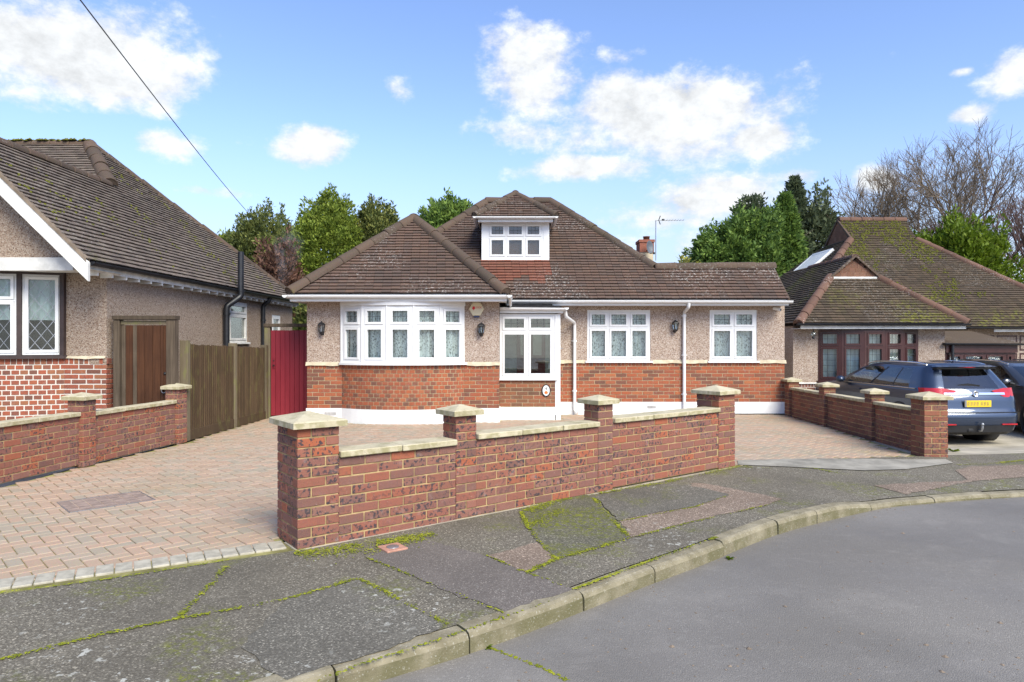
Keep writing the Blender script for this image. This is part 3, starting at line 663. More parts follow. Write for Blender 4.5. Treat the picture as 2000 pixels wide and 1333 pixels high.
# ---------------------------------------------------------------- brick garden walls
BRK = {}
def brick(l, d=.1025, h=.065, c=.004):
    k = (round(l, 3), round(d, 3), round(h, 3))
    if k not in BRK: BRK[k] = cbox(k[0], k[2], k[1], c)
    return k, BRK[k]
def course_bricks(F, length, z, off, parent, pieces, depth=.1025, lens=.215, j=.010, h=.065, vis=True, cback=0.0):
    """a row of bricks on frame F between a=0 and a=length, face plane at c=0 (bricks reach back to c=-depth)"""
    a = -off
    while a < length-.02:
        s, e = max(a, 0), min(a+lens, length)
        if e-s > .03:
            k, g = brick(e-s, depth, h)
            pieces.append((k, g, jit(F.mat((s+e)/2, z+h/2, -depth/2-cback)), parent, vis))
        a += lens+j
def pier(thing_o, F, size, courses, z0, mb_mat, brick_mat, pieces, cap_z, extra=0.0):
    """F origin = street-side start corner at ground, u along wall, n outward; pier fills a 0..size, c -size..0"""
    core = MB().fbox(F, .006, size-.006, z0, z0+courses*.075, -size-extra+.006, -.006); p = core.build('pier', mb_mat, thing_o)
    for k in range(courses):
        z = z0+k*.075+.005
        if size > .3:
            L, D = .215, .102; m = k % 2
            spots = [(L/2, -D/2, 0), (size-D/2, -L/2, 1), (size-L/2, -size+D/2, 0), (D/2, -size+L/2, 1)] if m == 0 else \
                    [(size-L/2, -D/2, 0), (size-D/2, -size+L/2, 1), (L/2, -size+D/2, 0), (D/2, -L/2, 1)]
        else:
            L, D = size, .1025
            spots = [(size/2, -D/2, 0), (size/2, -size+D/2, 0)] if k % 2 == 0 else [(D/2, -size/2, 1), (size-D/2, -size/2, 1)]
        if extra:
            for (a, l) in (((.1075, .215), (.276, .102)) if k % 2 else ((.051, .102), (.2195, .215))):
                key, g = brick(l, extra-.01); pieces.append((key, g, jit(F.mat(a, z+.0325, -size-extra/2-.005)), p, True))
        for (a, c, r) in spots:
            key, g = brick(L, D)
            M = F.mat(a, z+.0325, c) @ (Matrix.Rotation(math.pi/2, 4, 'Y') if r else Matrix.Identity(4))
            pieces.append((key, g, jit(M), p, True))
    zt = z0+courses*.075; w = size/2+.048; wz = w+extra/2; cx = size/2
    cap = MB(); G = F.at(cx, zt, -size/2-extra/2)
    b = .004
    V = [G.p(x*w, y, z*wz) for y in (0, .042) for (x, z) in ((-1, -1), (1, -1), (1, 1), (-1, 1))] + [G.p(x*(w-.012), .050, z*(wz-.012)) for (x, z) in ((-1, -1), (1, -1), (1, 1), (-1, 1))] + [G.p(0, .050+w*.26, 0)]
    Fc = [[0, 1, 2, 3]]+[[i, (i+1) % 4, (i+1) % 4+4, i+4][::-1] for i in range(4)]+[[4+i, 4+(i+1) % 4, 8+(i+1) % 4, 8+i][::-1] for i in range(4)]+[[8+i, 8+(i+1) % 4, 12][::-1] for i in range(4)]
    cap.add(V, Fc).build('pier_cap', MT['stone'], thing_o)
    return p
def panel(thing_o, F, length, courses, z0, thick, mb_mat, pieces, cop_len=.6, back=True, ext=(0, 0)):
    """panel fills a 0..length, c -thick..0"""
    top = z0+courses*.075
    core = MB().fbox(F, 0, length, z0, top, -thick+.006, -.006); p = core.build('panel', mb_mat, thing_o)
    for k in range(courses):
        z = z0+k*.075+.005
        course_bricks(F, length, z, .1125*(k % 2)+rnd.uniform(-.01, .01), p, pieces, min(.1025, thick))
        if thick > .15:
            G = Fr(F.p(length, 0, -thick), -F.u); course_bricks(G, length, z, .1125*(k % 2), p, pieces, .1025, vis=False)
    a = -ext[0]; e = length+ext[1]; n = max(1, round((e-a)/cop_len)); st = (e-a)/n; w = thick/2+.035
    for k in range(n):
        cs = cbox(st-.006, .05, 2*w, .006)
        o = bpy.data.objects.new('coping_stone', MB().add(*cs).mesh('coping_stone', MT['stone'])); link(o, p, jit(F.mat(a+st*(k+.5), top+.026, -thick/2), .002, .008))
    return p
# front wall of the main house
fw = thing('front_garden_wall', tuple(WP), 'low red brick front wall with four capped piers and stone coping beside the pavement', 'garden wall')
P = []; F0 = Fr(tuple(WP), WU)
for s, sz, n in ((0, .327, 12), (1.40, .215, 12), (3.13, .215, 12), (5.173, .327, 12)):
    pier(fw, F0.at(s, 0, 0), sz, n, 0, MT['mortar'], B['wall'], P, .9, .112 if s == 0 else 0)
for a, b, n, z0 in ((.327, 1.40, 9, -.025), (1.615, 3.13, 9, 0), (3.345, 5.173, 9, .02)):
    panel(fw, F0.at(a, 0, -.004), b-a, n, z0, .17, MT['mortar'], P, .55)
emit(fw, P, 'brick', B['wall'], 300)
MB().fbox(F0, -.01, 5.5, -.15, .0, -.26, .02).build('footing', MT['concrete'], fw)
# left boundary wall
lw = thing('left_garden_wall', (-5.28, 8.45, 0), 'low brick boundary wall with two capped piers left of the block paved drive', 'garden wall')
P = []; la = Vector((-5.30, 8.36, 0)); lb = Vector((-5.055, 10.25, 0)); lu = (lb-la).normalized()
# drive side faces +X : outward normal +X  -> u must run so that u x z = +X  => u = +Y direction
FL = Fr(tuple(la), lu)
pier(lw, FL.at(0, 0, .055), .215, 11, 0, MT['mortar'], B['wall'], P, 0); pier(lw, FL.at(1.90, 0, .055), .215, 11, 0, MT['mortar'], B['wall'], P, 0)
panel(lw, FL.at(.215, 0, 0), 1.685, 8, .01, .1025, MT['mortar'], P, .62); panel(lw, FL.at(-3.2, 0, 0), 3.2, 8, .03, .1025, MT['mortar'], P, .62)
emit(lw, P, 'brick', B['wall'], 300)
# right boundary wall between the drives
rw = thing('right_garden_wall', (5.85, 9.5, -.08), 'dark brick boundary wall stepping back between the two driveways', 'garden wall')
P = []
FR = Fr((5.68, 14.3, 0), (0, -1, 0))                     # faces -X
zr = lambda Y: -.085+.05*smooth01((Y-9.4)/2)
pier(rw, FR.at(14.3-9.73, 0, 0), .327, 11, -.085, MT['mortar'], B['wall2'], P, 0)
for yy, n in ((11.0, 10), (12.65, 10), (14.25, 10)): pier(rw, FR.at(14.3-yy-.10, 0, -.05), .215, n, -.045, MT['mortar'], B['wall2'], P, 0)
for y1, y0, n in ((10.885, 9.73, 8), (12.535, 11.10, 8), (14.135, 12.75, 8)):
    panel(rw, FR.at(14.3-y1, 0, -.107), y1-y0, n, -.06, .1025, MT['mortar'], P, .6)
emit(rw, P, 'brick', B['wall2'], 300)
MB().fbox(FR, -.1, 4.9, -.6, -.05, -.30, -.02).build('footing', MT['concrete'], rw)

# ---------------------------------------------------------------- fence, gate, side door
fe = thing('board_fence', (-5.05, 10.65, 0), 'weathered brown closeboard fence between the boundary wall and red gate', 'fence')
fa, fb = Vector((-5.03, 10.55, 0)), Vector((-4.90, 13.62, 0)); fu = (fb-fa).normalized(); FF = Fr(tuple(fa), fu); ln = (fb-fa).length
for a in (-.02, 1.62, ln-.06):
    MB().fbox(FF, a, a+.095, 0, 1.56-.03*a, -.10, -.005+.03, ch=.006).build('post', MT['fpost'], fe)
MB().fbox(FF, .05, ln, .0, .16, -.02, .012, ch=.004).build('gravel_board', MT['fence'], fe)
for z in (.45, 1.25): MB().fbox(FF, .05, ln, z, z+.07, -.075, -.022).build('rail', MT['fence'], fe)
k = 0; a = .075
while a < ln-.08:
    if abs(a-1.66) > .06:
        w = .082; V = []
        t = 1.50-.028*a+rnd.uniform(-.008, .008)
        G = FF.at(a, 0, 0)
        mb = MB(); mb.add([G.p(0, .155, .014), G.p(w, .155, -.012), G.p(w, t, -.012), G.p(0, t, .014), G.p(0, .155, -.018), G.p(w, .155, -.019), G.p(w, t, -.019), G.p(0, t, -.018)],
                      [[0, 1, 2, 3], [4, 7, 6, 5], [0, 4, 5, 1], [3, 2, 6, 7], [0, 3, 7, 4], [1, 5, 6, 2]])
        mb.build('board', MT['fence'], fe)
    a += .068
rg = thing('red_gate', (-4.35, 13.7, 0), 'dark red painted boarded side gate beside the pebbledash wall', 'gate')
FG = Fr((-4.92, 13.72, 0), (1, 0, 0))
MB().fbox(FG, -.05, .065, 0, 1.83, -.1, .03, ch=.006).build('post', MT['fpost'], rg)
MB().fbox(FG, .935, .992, 0, 1.80, -.08, .02, ch=.004).build('post', MT['dframe'], rg)
MB().fbox(FG, -.06, 1.0, 1.832, 1.90, -.12, .05, ch=.006).build('lintel', MT['dframe'], rg)
nb = 9; bw = .86/nb
for i in range(nb): MB().fbox(FG, .07+i*bw+.0025, .07+(i+1)*bw-.0025, .05, 1.765+rnd.uniform(-.002, .002), -.03, rnd.uniform(-.001, .002), ch=.004).build('board', MT['red'], rg)
lk = MB().fbox(FG, .115, .165, 1.0, 1.22, .004, .016, ch=.004).build('lock_plate', MT['red'], rg)
MB().fbox(FG, .125, .155, 1.05, 1.075, .016, .05, ch=.004).build('handle', MT['black'], lk); MB().fbox(FG, .125, .155, 1.15, 1.165, .016, .03).build('keyhole_cover', MT['black'], lk)
sd = thing('side_door', (-5.5, 10.3, 0), 'brown stained boarded timber door in a dark frame beside the left house', 'door')
FD = Fr((-6.02, 10.33, 0), (1, 0, 0))
for q in ((0, .095, 0, 1.87), (.80, .93, 0, 1.87)): MB().fbox(FD, q[0], q[1], q[2], q[3], -.10, .03, ch=.005).build('jamb', MT['dframe'], sd)
MB().fbox(FD, -.01, .94, 1.872, 1.935, -.12, .05, ch=.006).build('head', MT['dframe'], sd)
MB().fbox(FD, .10, .795, 1.80, 1.86, -.05, .0).build('stop', MT['fpost'], sd)
bs = [.10, .165, .275, .335, .455, .575, .69, .745, .795]
for i in range(len(bs)-1): MB().fbox(FD, bs[i]+.002, bs[i+1]-.002, .03, 1.79, -.04, -.012+rnd.uniform(-.002, .003), ch=.004).build('board', MT['dframe'] if i in (0, 2) else MT['door'], sd)
rgm = MB(); rgm.tube([FD.p(.755+.035*math.cos(t*.5236), .80+.035*math.sin(t*.5236), .012) for t in range(13)], .007, n=6); rgm.build('ring_handle', MT['grey_m'], sd)
MB().lathe(FD.mat(.765, 1.06, -.006), [(.02, 0), (.02, .008), (.0, .012)], 10).build('latch', MT['black'], sd)
# ---------------------------------------------------------------- roof, window, gutter builders
TILE_W, GAUGE = .168, .102
def tile_geo(w, ln=GAUGE+.028):
    h = w/2-.002
    c0, c1, t = .046, .012, .017
    V = [(-h, 0, c0-t), (h, 0, c0-t), (h, 0, c0), (-h, 0, c0), (-h, ln, c1-t), (h, ln, c1-t), (h, ln, c1), (-h, ln, c1)]
    return V, [[3, 2, 6, 7], [0, 1, 2, 3], [1, 5, 6, 2], [0, 3, 7, 4], [0, 4, 5, 1]]
def slope(roof, poly, pieces=None, skip=None, mat=None, deck_mat=None, gauge=GAUGE):
    """poly: 3D points, first edge is the eave running left to right seen from outside"""
    p = [Vector(q) for q in poly]; u = (p[1]-p[0]).normalized()
    nrm = Vector((0, 0, 0))
    for i in range(1, len(p)-1): nrm += (p[i]-p[0]).cross(p[i+1]-p[0])
    nrm.normalize()
    if nrm.z < 0: nrm = -nrm
    v = nrm.cross(u).normalized(); F = Fr(p[0], u, v)
    V = [q+nrm*.0 for q in p]; mb = MB(); mb.add(V, [list(range(len(V)))])
    mb.add([q-nrm*.06 for q in p], [list(range(len(V)))[::-1]])
    mb.build('roof_deck', deck_mat or MT['deck'], roof)
    if pieces is None: return F
    uv = [((q-p[0]).dot(u), (q-p[0]).dot(v)) for q in p]; bmax = max(b for a, b in uv); row = 0; b = 0.0
    while b < bmax-.02:
        bm_ = b+gauge*.5; xs = []
        for i in range(len(uv)):
            (a0, b0), (a1, b1) = uv[i], uv[(i+1) % len(uv)]
            if (b0 <= bm_) != (b1 <= bm_): xs.append(a0+(a1-a0)*(bm_-b0)/(b1-b0))
        xs.sort()
        for s in range(0, len(xs)-1, 2):
            a = xs[s]-(TILE_W*.5 if row % 2 else 0)
            while a < xs[s+1]:
                l, r = max(a, xs[s]), min(a+TILE_W, xs[s+1])
                if r-l > .03:
                    P = F.p((l+r)/2, b+gauge/2)
                    if not (skip and skip(P)):
                        w = round(r-l, 2) if r-l < TILE_W-.004 else TILE_W
                        M = F.mat((l+r)/2, b+rnd.uniform(-.004, .004), rnd.uniform(-.0015, .003)) @ Matrix.Rotation(rnd.uniform(-.012, .012), 4, 'Z') @ Matrix.Rotation(rnd.uniform(-.012, .02), 4, 'X')
                        pieces.append(('t%.2f' % w, tile_geo(w, gauge+.028), M, roof, F.n.dot(Vector((0, 0, CAMZ))-P) > 0))
                a += TILE_W
        b += gauge; row += 1
    return F
def ridge(roof, p0, p1, mat, r=.118, ln=.40, first_cap=False):
    p0, p1 = Vector(p0), Vector(p1); d = p1-p0; L = d.length; n = max(1, round(L/ln)); st = L/n; d.normalize()
    side = d.cross(Vector((0, 0, 1))).normalized(); up = side.cross(d).normalized()
    key = ('ridge', round(st, 3), r, mat.name)
    if key not in _cache:
        V = []; k = 9; rows = [(-.02, 1.06), (.02, 1.07), (st*.9, .98), (st+.015, .95)]
        for (y, q) in rows:
            for j in range(k):
                a = math.pi*(j/(k-1)*1.15-.075); V.append((r*q*math.cos(a), y, r*q*math.sin(a)*.92-.03))
        for (y, q) in (rows[0], rows[-1]):
            for j in range(k):
                a = math.pi*(j/(k-1)*1.15-.075); V.append(((r*q-.016)*math.cos(a), y, (r*q-.016)*math.sin(a)*.92-.03))
        Fc = [[i*k+j, i*k+j+1, (i+1)*k+j+1, (i+1)*k+j] for i in range(3) for j in range(k-1)]
        e0 = 4*k; Fc += [[j+1, j, e0+j, e0+j+1] for j in range(k-1)]
        e1 = 5*k; Fc += [[3*k+j, 3*k+j+1, e1+j+1, e1+j] for j in range(k-1)]
        mb = MB(); mb.add(V, Fc, sm=False)
        for i in range(3*(k-1)): mb.sm[i] = True
        # bedding mortar plug
        V2 = [(0, -.012, -.03)]+[((r*1.04)*math.cos(math.pi*j/8), -.012, (r*1.04)*math.sin(math.pi*j/8)*.9-.03) for j in range(9)]
        mb.add(V2, [[0, 2+j, 1+j] for j in range(8)])
        _cache[key] = mb.mesh('ridge_tile', mat)
    for i in range(n):
        o = p0+d*(st*i); M = Matrix.Identity(4)
        for c, w in enumerate((side, d, up)):
            for q in range(3): M[q][c] = w[q]
        M.translation = o+up*.02
        link(bpy.data.objects.new('ridge_tile', _cache[key]), roof, jit(M, .004, .014))
def gutter(parent, pts, mat, r=.055, brackets=True, name='gutter'):
    """half-round channel along a polyline of (x, y, z) points"""
    P = [Vector(p) for p in pts]; mb = MB()
    for a, b in zip(P[:-1], P[1:]):
        d = (b-a).normalized(); s = d.cross(Vector((0, 0, 1))).normalized(); k = 8; V = []
        for q in (a-d*.0, b+d*.0):
            for rr in (r, r-.006):
                for j in range(k+1):
                    t = math.pi*j/k; V.append(q+s*(rr*math.cos(t))-Vector((0, 0, rr*math.sin(t))))
        m = k+1; F = []
        for j in range(k): F += [[j, j+1, 2*m+j+1, 2*m+j], [m+j+1, m+j, 3*m+j, 3*m+j+1]]
        for e in (0, 2): F += [[e*m+j, (e+1)*m+j, (e+1)*m+j+1, e*m+j+1] for j in range(k)]
        F += [[0, 2*m, 3*m, m], [k, m+k, 3*m+k, 2*m+k]]
        mb.add(V, F, sm=False)
        cap = [q for q in V[:m]]; mb.add(cap, [list(range(m))]); mb.add(V[2*m:3*m], [list(range(m))[::-1]])
        if brackets:
            L = (b-a).length; n = max(1, int(L/.9))
            for i in range(n):
                c = a+d*(L*(i+.5)/n); FB = Fr(c, d)
                for j in range(5):
                    t0 = math.pi*j/5; t1 = math.pi*(j+1)/5; rr = r+.006
                    mb.add([FB.p(-.014, -rr*math.sin(t0), rr*math.cos(t0)), FB.p(.014, -rr*math.sin(t0), rr*math.cos(t0)), FB.p(.014, -rr*math.sin(t1), rr*math.cos(t1)), FB.p(-.014, -rr*math.sin(t1), rr*math.cos(t1))], [[0, 1, 2, 3]])
    return mb.build(name, mat, parent)
def pipe(parent, pts, mat, r=.034, name='downpipe', clips=()):
    # round the corners
    P = [Vector(p) for p in pts]; out = [P[0]]
    for i in range(1, len(P)-1):
        a = (P[i-1]-P[i]); b = (P[i+1]-P[i]); ra = min(.05, a.length*.4, b.length*.4); a.normalize(); b.normalize()
        for t in (0, .33, .67, 1): q0 = P[i]+a*ra*(1-t); q1 = P[i]+b*ra*t; out.append(q0*(1-t)+q1*t)
    out.append(P[-1]); mb = MB().tube(out, r, n=12)
    for c in clips:
        c = Vector(c); mb.tube([c-Vector((0, 0, .022)), c+Vector((0, 0, .022))], r+.008, n=12); mb.box(c.x-.05, c.x+.05, c.y+.005, c.y+r+.02, c.z-.012, c.z+.012)
    return mb.build(name, mat, parent)
def window(house, F, w, h, cols, transom, mat, lead=None, curtain='lace', glass=None, sill=True, name='window', depth=.07, back=.30, lowlead=None, frame=.045, sillmat=None, projecting=.0):
    """F origin = lower left corner on the wall face; opening a 0..w, b 0..h"""
    glass = glass or MT['glass']; fw = frame; c0, c1 = -.075, -.012+projecting
    edges = [0]; 
    for c in cols: edges.append(edges[-1]+c*w/sum(cols))
    fm = MB(); fm.fbox(F, 0, w, 0, fw, c0, c1).fbox(F, 0, w, h-fw, h, c0, c1).fbox(F, 0, fw, fw, h-fw, c0, c1).fbox(F, w-fw, w, fw, h-fw, c0, c1)
    for e in edges[1:-1]: fm.fbox(F, e-fw*.42, e+fw*.42, fw, h-fw, c0, c1+.001)
    rows = [(fw, h-fw)]
    if transom:
        rows = [(fw, transom-fw*.42), (transom+fw*.42, h-fw)]
        for i in range(len(edges)-1): fm.fbox(F, edges[i]+fw*.42, edges[i+1]-fw*.42, transom-fw*.42, transom+fw*.42, c0, c1+.0005)
    win = fm.build(name, mat, house)
    for i in range(len(edges)-1):
        for ri, (b0, b1) in enumerate(rows):
            a0 = edges[i]+(fw if i == 0 else fw*.42)+.003; a1 = edges[i+1]-(fw if i == len(edges)-2 else fw*.42)-.003; s = .042
            y0, y1 = b0+.003, b1-.003; sm = MB()
            ca, cb = c0+.01, c1+.014
            for q in ((a0, a1, y0, y0+s), (a0, a1, y1-s, y1), (a0, a0+s, y0+s, y1-s), (a1-s, a1, y0+s, y1-s)): sm.fbox(F, q[0], q[1], q[2], q[3], ca, cb)
            # sloping bead
            sm.build('sash', mat, win)
            ga0, ga1, gb0, gb1 = a0+s-.003, a1-s+.003, y0+s-.003, y1-s+.003
            MB().fbox(F, ga0, ga1, gb0, gb1, c0+.028, c0+.036).build('pane', glass, win)
            ld = lead if ri == len(rows)-1 and transom else lowlead
            if ld:
                lm = MB(); cz = c0+.038; gw, gh = ga1-ga0, gb1-gb0
                if ld[0] == 'grid':
                    nx, ny = ld[1], ld[2]
                    for k in range(1, nx): lm.fbox(F, ga0+gw*k/nx-.004, ga0+gw*k/nx+.004, gb0, gb1, cz, cz+.003)
                    for k in range(1, ny): lm.fbox(F, ga0, ga1, gb0+gh*k/ny-.004, gb0+gh*k/ny+.004, cz+.0005, cz+.0035)
                else:
                    px, py = ld[1], ld[2]; hw = .0042
                    for sg in (1, -1):
                        k = -20
                        while k < 40:
                            # line: (a-ga0)/px - sg*(b-gb0)/py = k
                            pts = []
                            for bb in (0, gh):
                                aa = (k+sg*bb/py)*px; pts.append((aa, bb))
                            (x0, z0), (x1, z1) = pts
                            def clip(x0, z0, x1, z1):
                                for lim, sgn in ((0, 1), (gw, -1)):
                                    d0, d1 = (x0-lim)*sgn, (x1-lim)*sgn
                                    if d0 < 0 and d1 < 0: return None
                                    if d0 < 0: t = d0/(d0-d1); x0, z0 = x0+(x1-x0)*t, z0+(z1-z0)*t
                                    elif d1 < 0: t = d1/(d1-d0); x1, z1 = x1+(x0-x1)*t, z1+(z0-z1)*t
                                return x0, z0, x1, z1
                            q = clip(x0, z0, x1, z1)
                            if q and math.hypot(q[2]-q[0], q[3]-q[1]) > .02:
                                d = Vector((q[2]-q[0], q[3]-q[1])).normalized(); nn = Vector((-d.y, d.x))*hw
                                lm.add([F.p(ga0+q[0]+nn.x, gb0+q[1]+nn.y, cz), F.p(ga0+q[2]+nn.x, gb0+q[3]+nn.y, cz), F.p(ga0+q[2]-nn.x, gb0+q[3]-nn.y, cz), F.p(ga0+q[0]-nn.x, gb0+q[1]-nn.y, cz)], [[3, 2, 1, 0]])
                            k += 1
                if lm.v: lm.build('glazing_bars', MT['lead'] if ld[0] == 'grid' else MT['grey_m'], win)
    if curtain:
        cm = MB(); n = max(8, int(w/.022)); V = []; zt, zb = h-fw*.6, fw*.6
        ph = rnd.random()*6; k = .5
        for i in range(n+1):
            a = fw*.5+(w-fw)*i/n; ph += rnd.uniform(.3, .85); c = -.135+.030*math.sin(ph)+.008*math.sin(ph*2.3)
            V += [F.p(a, zb+h*.42 if curtain == 'blind' else zb, c), F.p(a, zt, c-.004)]
        cm.add(V, [[2*i, 2*i+2, 2*i+3, 2*i+1] for i in range(n)], sm=True); cm.build('curtain', MT['lace' if curtain == 'lace' else 'blind'], win)
    if not back: back = 0
    bx = MB(); b = -back
    bx.quad(F.p(0, 0, b), F.p(w, 0, b), F.p(w, h, b), F.p(0, h, b)).quad(F.p(0, 0, c0), F.p(0, 0, b), F.p(0, h, b), F.p(0, h, c0)).quad(F.p(w, 0, c0), F.p(w, h, c0), F.p(w, h, b), F.p(w, 0, b))
    bx.quad(F.p(0, h, c0), F.p(0, h, b), F.p(w, h, b), F.p(w, h, c0)).quad(F.p(0, 0, c0), F.p(w, 0, c0), F.p(w, 0, b), F.p(0, 0, b)); bx.build('room_recess', MT['room'], win) if back else None
    if sill: MB().fbox(F, -.045, w+.045, -.040, .0, -.05, .055, ch=.004).build('sill', sillmat or mat, win)
    return win
def wall_rects(mb, F, L, z0, z1, holes, thick):
    """vertical wall a 0..L, b z0..z1 with rectangular holes (a0, a1, b0, b1); outer face c=0"""
    xs = sorted({0, L}|{x for h in holes for x in h[:2]}); 
    for x0, x1 in zip(xs[:-1], xs[1:]):
        hs = sorted([h for h in holes if h[0] <= x0+1e-6 and h[1] >= x1-1e-6], key=lambda h: h[2]); z = z0
        for h in hs:
            if h[2] > z+1e-6: mb.fbox(F, x0, x1, z, h[2], -thick, 0)
            z = h[3]
        if z < z1-1e-6: mb.fbox(F, x0, x1, z, z1, -thick, 0)
    return mb
def brick_face(F, L, z0, courses, parent, pieces, soldier=True, lens=.215, proud=.004, gaps=(), gj=0.0):
    """brick slips on a mortar face: F c=0 is the brick face"""
    z = z0+.005
    top = z0+courses*.075
    for k in range(courses):
        a = -(.1125*(k % 2) if lens > .15 else .056*(k % 2))
        while a < L-.02:
            s, e = max(a, 0), min(a+lens, L)
            if e-s > .025:
                kk, g = brick(e-s-gj, .05, .065-gj, .003); pieces.append((kk, g, jit(F.mat((s+e)/2, z0+k*.075+.0375, -.025), .001, .004), parent, F.n.y < .3))
            a += lens+.010
    if soldier:
        a = 0
        while a < L-.03:
            kk, g = brick(.065-gj, .05, .085, .003); pieces.append((kk, g, jit(F.mat(a+.0325, top+.0475, -.025), .001, .004), parent, F.n.y < .3)); a += .075
def lantern(F, label):
    """wall lantern, F origin on the wall at the lantern's centre"""
    t = thing('wall_lantern', tuple(F.p(0, -.12, 0)), label, 'lantern', 'black carriage lanterns on the pebbledash front')
    MB().fbox(F, -.03, .03, -.13, .03, 0, .012, ch=.003).build('back_plate', MT['black'], t)
    MB().tube([F.p(0, -.09, .01), F.p(0, -.115, .05), F.p(0, -.085, .085)], .012, n=8).build('arm', MT['black'], t)
    def hexr(r, b): return [F.p(r*math.cos(math.pi/3*j), b, .085+r*math.sin(math.pi/3*j)) for j in range(6)]
    def frus(prof, mat, nm, cap=True):
        V = [q for r, b in prof for q in hexr(r, b)]; Fc = [[i*6+j, i*6+(j+1) % 6, (i+1)*6+(j+1) % 6, (i+1)*6+j][::-1] for i in range(len(prof)-1) for j in range(6)]
        if cap: Fc += [list(range(6)), [(len(prof)-1)*6+j for j in range(6)][::-1]]
        return MB().add(V, Fc).build(nm, mat, t)
    frus([(.03, -.115), (.045, -.085), (.052, -.065)], MT['black'], 'base'); frus([(.05, -.065), (.068, .065)], MT['glass2'], 'glass', False)
    frus([(.080, .062), (.074, .075), (.045, .108), (.012, .122), (.008, .14)], MT['black'], 'roof')
    bars = MB()
    for j in range(6):
        a, b = hexr(.051, -.065)[j], hexr(.069, .065)[j]; bars.tube([a, b], .0055, n=5)
    bars.build('cage', MT['black'], t); MB().tube([F.p(0, -.06, .085), F.p(0, .0, .085)], .014, n=8).build('candle_tube', MT['enamel'], t)
    MB().lathe(F.mat(0, .0, .085) @ Matrix.Rotation(-math.pi/2, 4, 'X'), [(.012, 0), (.022, .02), (.016, .045), (.003, .06)], 10).build('bulb', MT['enamel'], t)
    return t
def text_mesh(name, s, size, F, mat, parent):
    cu = bpy.data.curves.new(name, 'FONT'); cu.body = s; cu.size = size; cu.extrude = .0012; cu.align_x = 'CENTER'; cu.align_y = 'CENTER'; cu.resolution_u = 2
    o = bpy.data.objects.new(name, cu); COL.objects.link(o); dg = bpy.context.evaluated_depsgraph_get(); me = bpy.data.meshes.new_from_object(o.evaluated_get(dg))
    bpy.data.objects.remove(o); me.materials.clear(); me.materials.append(mat); return link(bpy.data.objects.new(name, me), parent, F.mat())
# ---------------------------------------------------------------- main bungalow
H = thing('bungalow', (1.0, 14.4, 0), 'pebbledash and red brick bungalow with bow window, porch and small dormer', 'house')
WY, RY = 13.05, 14.40                                   # wing front, right part front
WX0, WX1, RX1 = -3.92, -.245, 5.75
SILL, PL, EAVE = 1.075, .265, 2.40
roof = MB(); BP = []; TP = []
# --- wall masses
Fw = Fr((WX0, WY, 0), (1, 0, 0)); Fr_ = Fr((WX1, RY, 0), (1, 0, 0))
BX0, BX1, SAG = -3.25, -.915, .35                       # bow window chord and rise
def bow_pts(x0, x1, y, sag, n):
    c = (x1-x0)/2; Rr = (c*c+sag*sag)/(2*sag); cx = (x0+x1)/2; cy = y-sag+Rr; a = math.asin(c/Rr); return [(cx+Rr*math.sin(-a+2*a*i/n), cy-Rr*math.cos(-a+2*a*i/n)) for i in range(n+1)], (cx, cy, Rr, a)
up = MB(); up.fbox(Fw, 0, BX0-WX0, SILL+.05, 2.36, -.25, 0).fbox(Fw, BX1-WX0, WX1-WX0, SILL+.05, 2.36, -.25, 0).fbox(Fw, BX0-WX0, BX1-WX0, 2.2, 2.36, -.25, -.03)
up.box(WX0, WX0+.25, WY+.25, 20, 0, 2.36); up.box(WX1-.25, WX1, WY+.25, RY, SILL+.05, 2.36)
# right part with window openings
W1 = (1.588-WX1, 2.917-WX1, 1.13, 2.205); W2 = (4.17-WX1, 5.165-WX1, 1.13, 2.205)
wall_rects(up, Fr_, RX1-WX1, SILL+.05, 2.36, [W1, W2], .25)
up.box(RX1-.25, RX1, RY+.25, 20, 0, 2.36); up.box(WX0, RX1, 19.75, 20, 0, 2.36)
wall_o = up.build('pebbledash_wall', MT['pebble'], H)
lowm = MB(); lowm.fbox(Fw, 0, BX0-WX0, 0, SILL+.05, -.25, -.006).fbox(Fw, BX1-WX0, WX1-WX0, 0, SILL+.05, -.25, -.006).fbox(Fr_, 0, RX1-WX1, 0, SILL+.05, -.25, -.006).box(WX1-.25, WX1-.006, WY+.25, RY, 0, SILL+.05)
lowm.box(RX1-.24, RX1-.012, RY+.25, 15.2, 0, SILL+.05)
arc, (acx, acy, aR, aA) = bow_pts(BX0, BX1, WY, SAG, 20)
arc_in = [((x-acx)*(aR-.006)/aR+acx, (y-acy)*(aR-.006)/aR+acy) for x, y in arc]
lowm.prism(arc_in[::1]+[(BX1, WY+.1), (BX0, WY+.1)], 0, SILL+.05)
lw_o = lowm.build('brick_wall', MT['mortar_h'], H)
nc = 10
zb = PL
brick_face(Fw.at(0, 0, 0), BX0-WX0, zb, nc, lw_o, BP); brick_face(Fw.at(BX1-WX0, 0, 0), WX1-(BX1), zb, nc, lw_o, BP)
brick_face(Fr_.at(.96-WX1, 0, 0), RX1-.96, zb, nc, lw_o, BP)
brick_face(Fr((WX1, WY, 0), (0, 1, 0)), RY-WY, zb, nc, lw_o, BP); brick_face(Fr((RX1, RY, 0), (0, 1, 0)), .8, zb, nc, lw_o, BP)
arcL = 2*aA*aR; n_h = int(arcL/.1125)
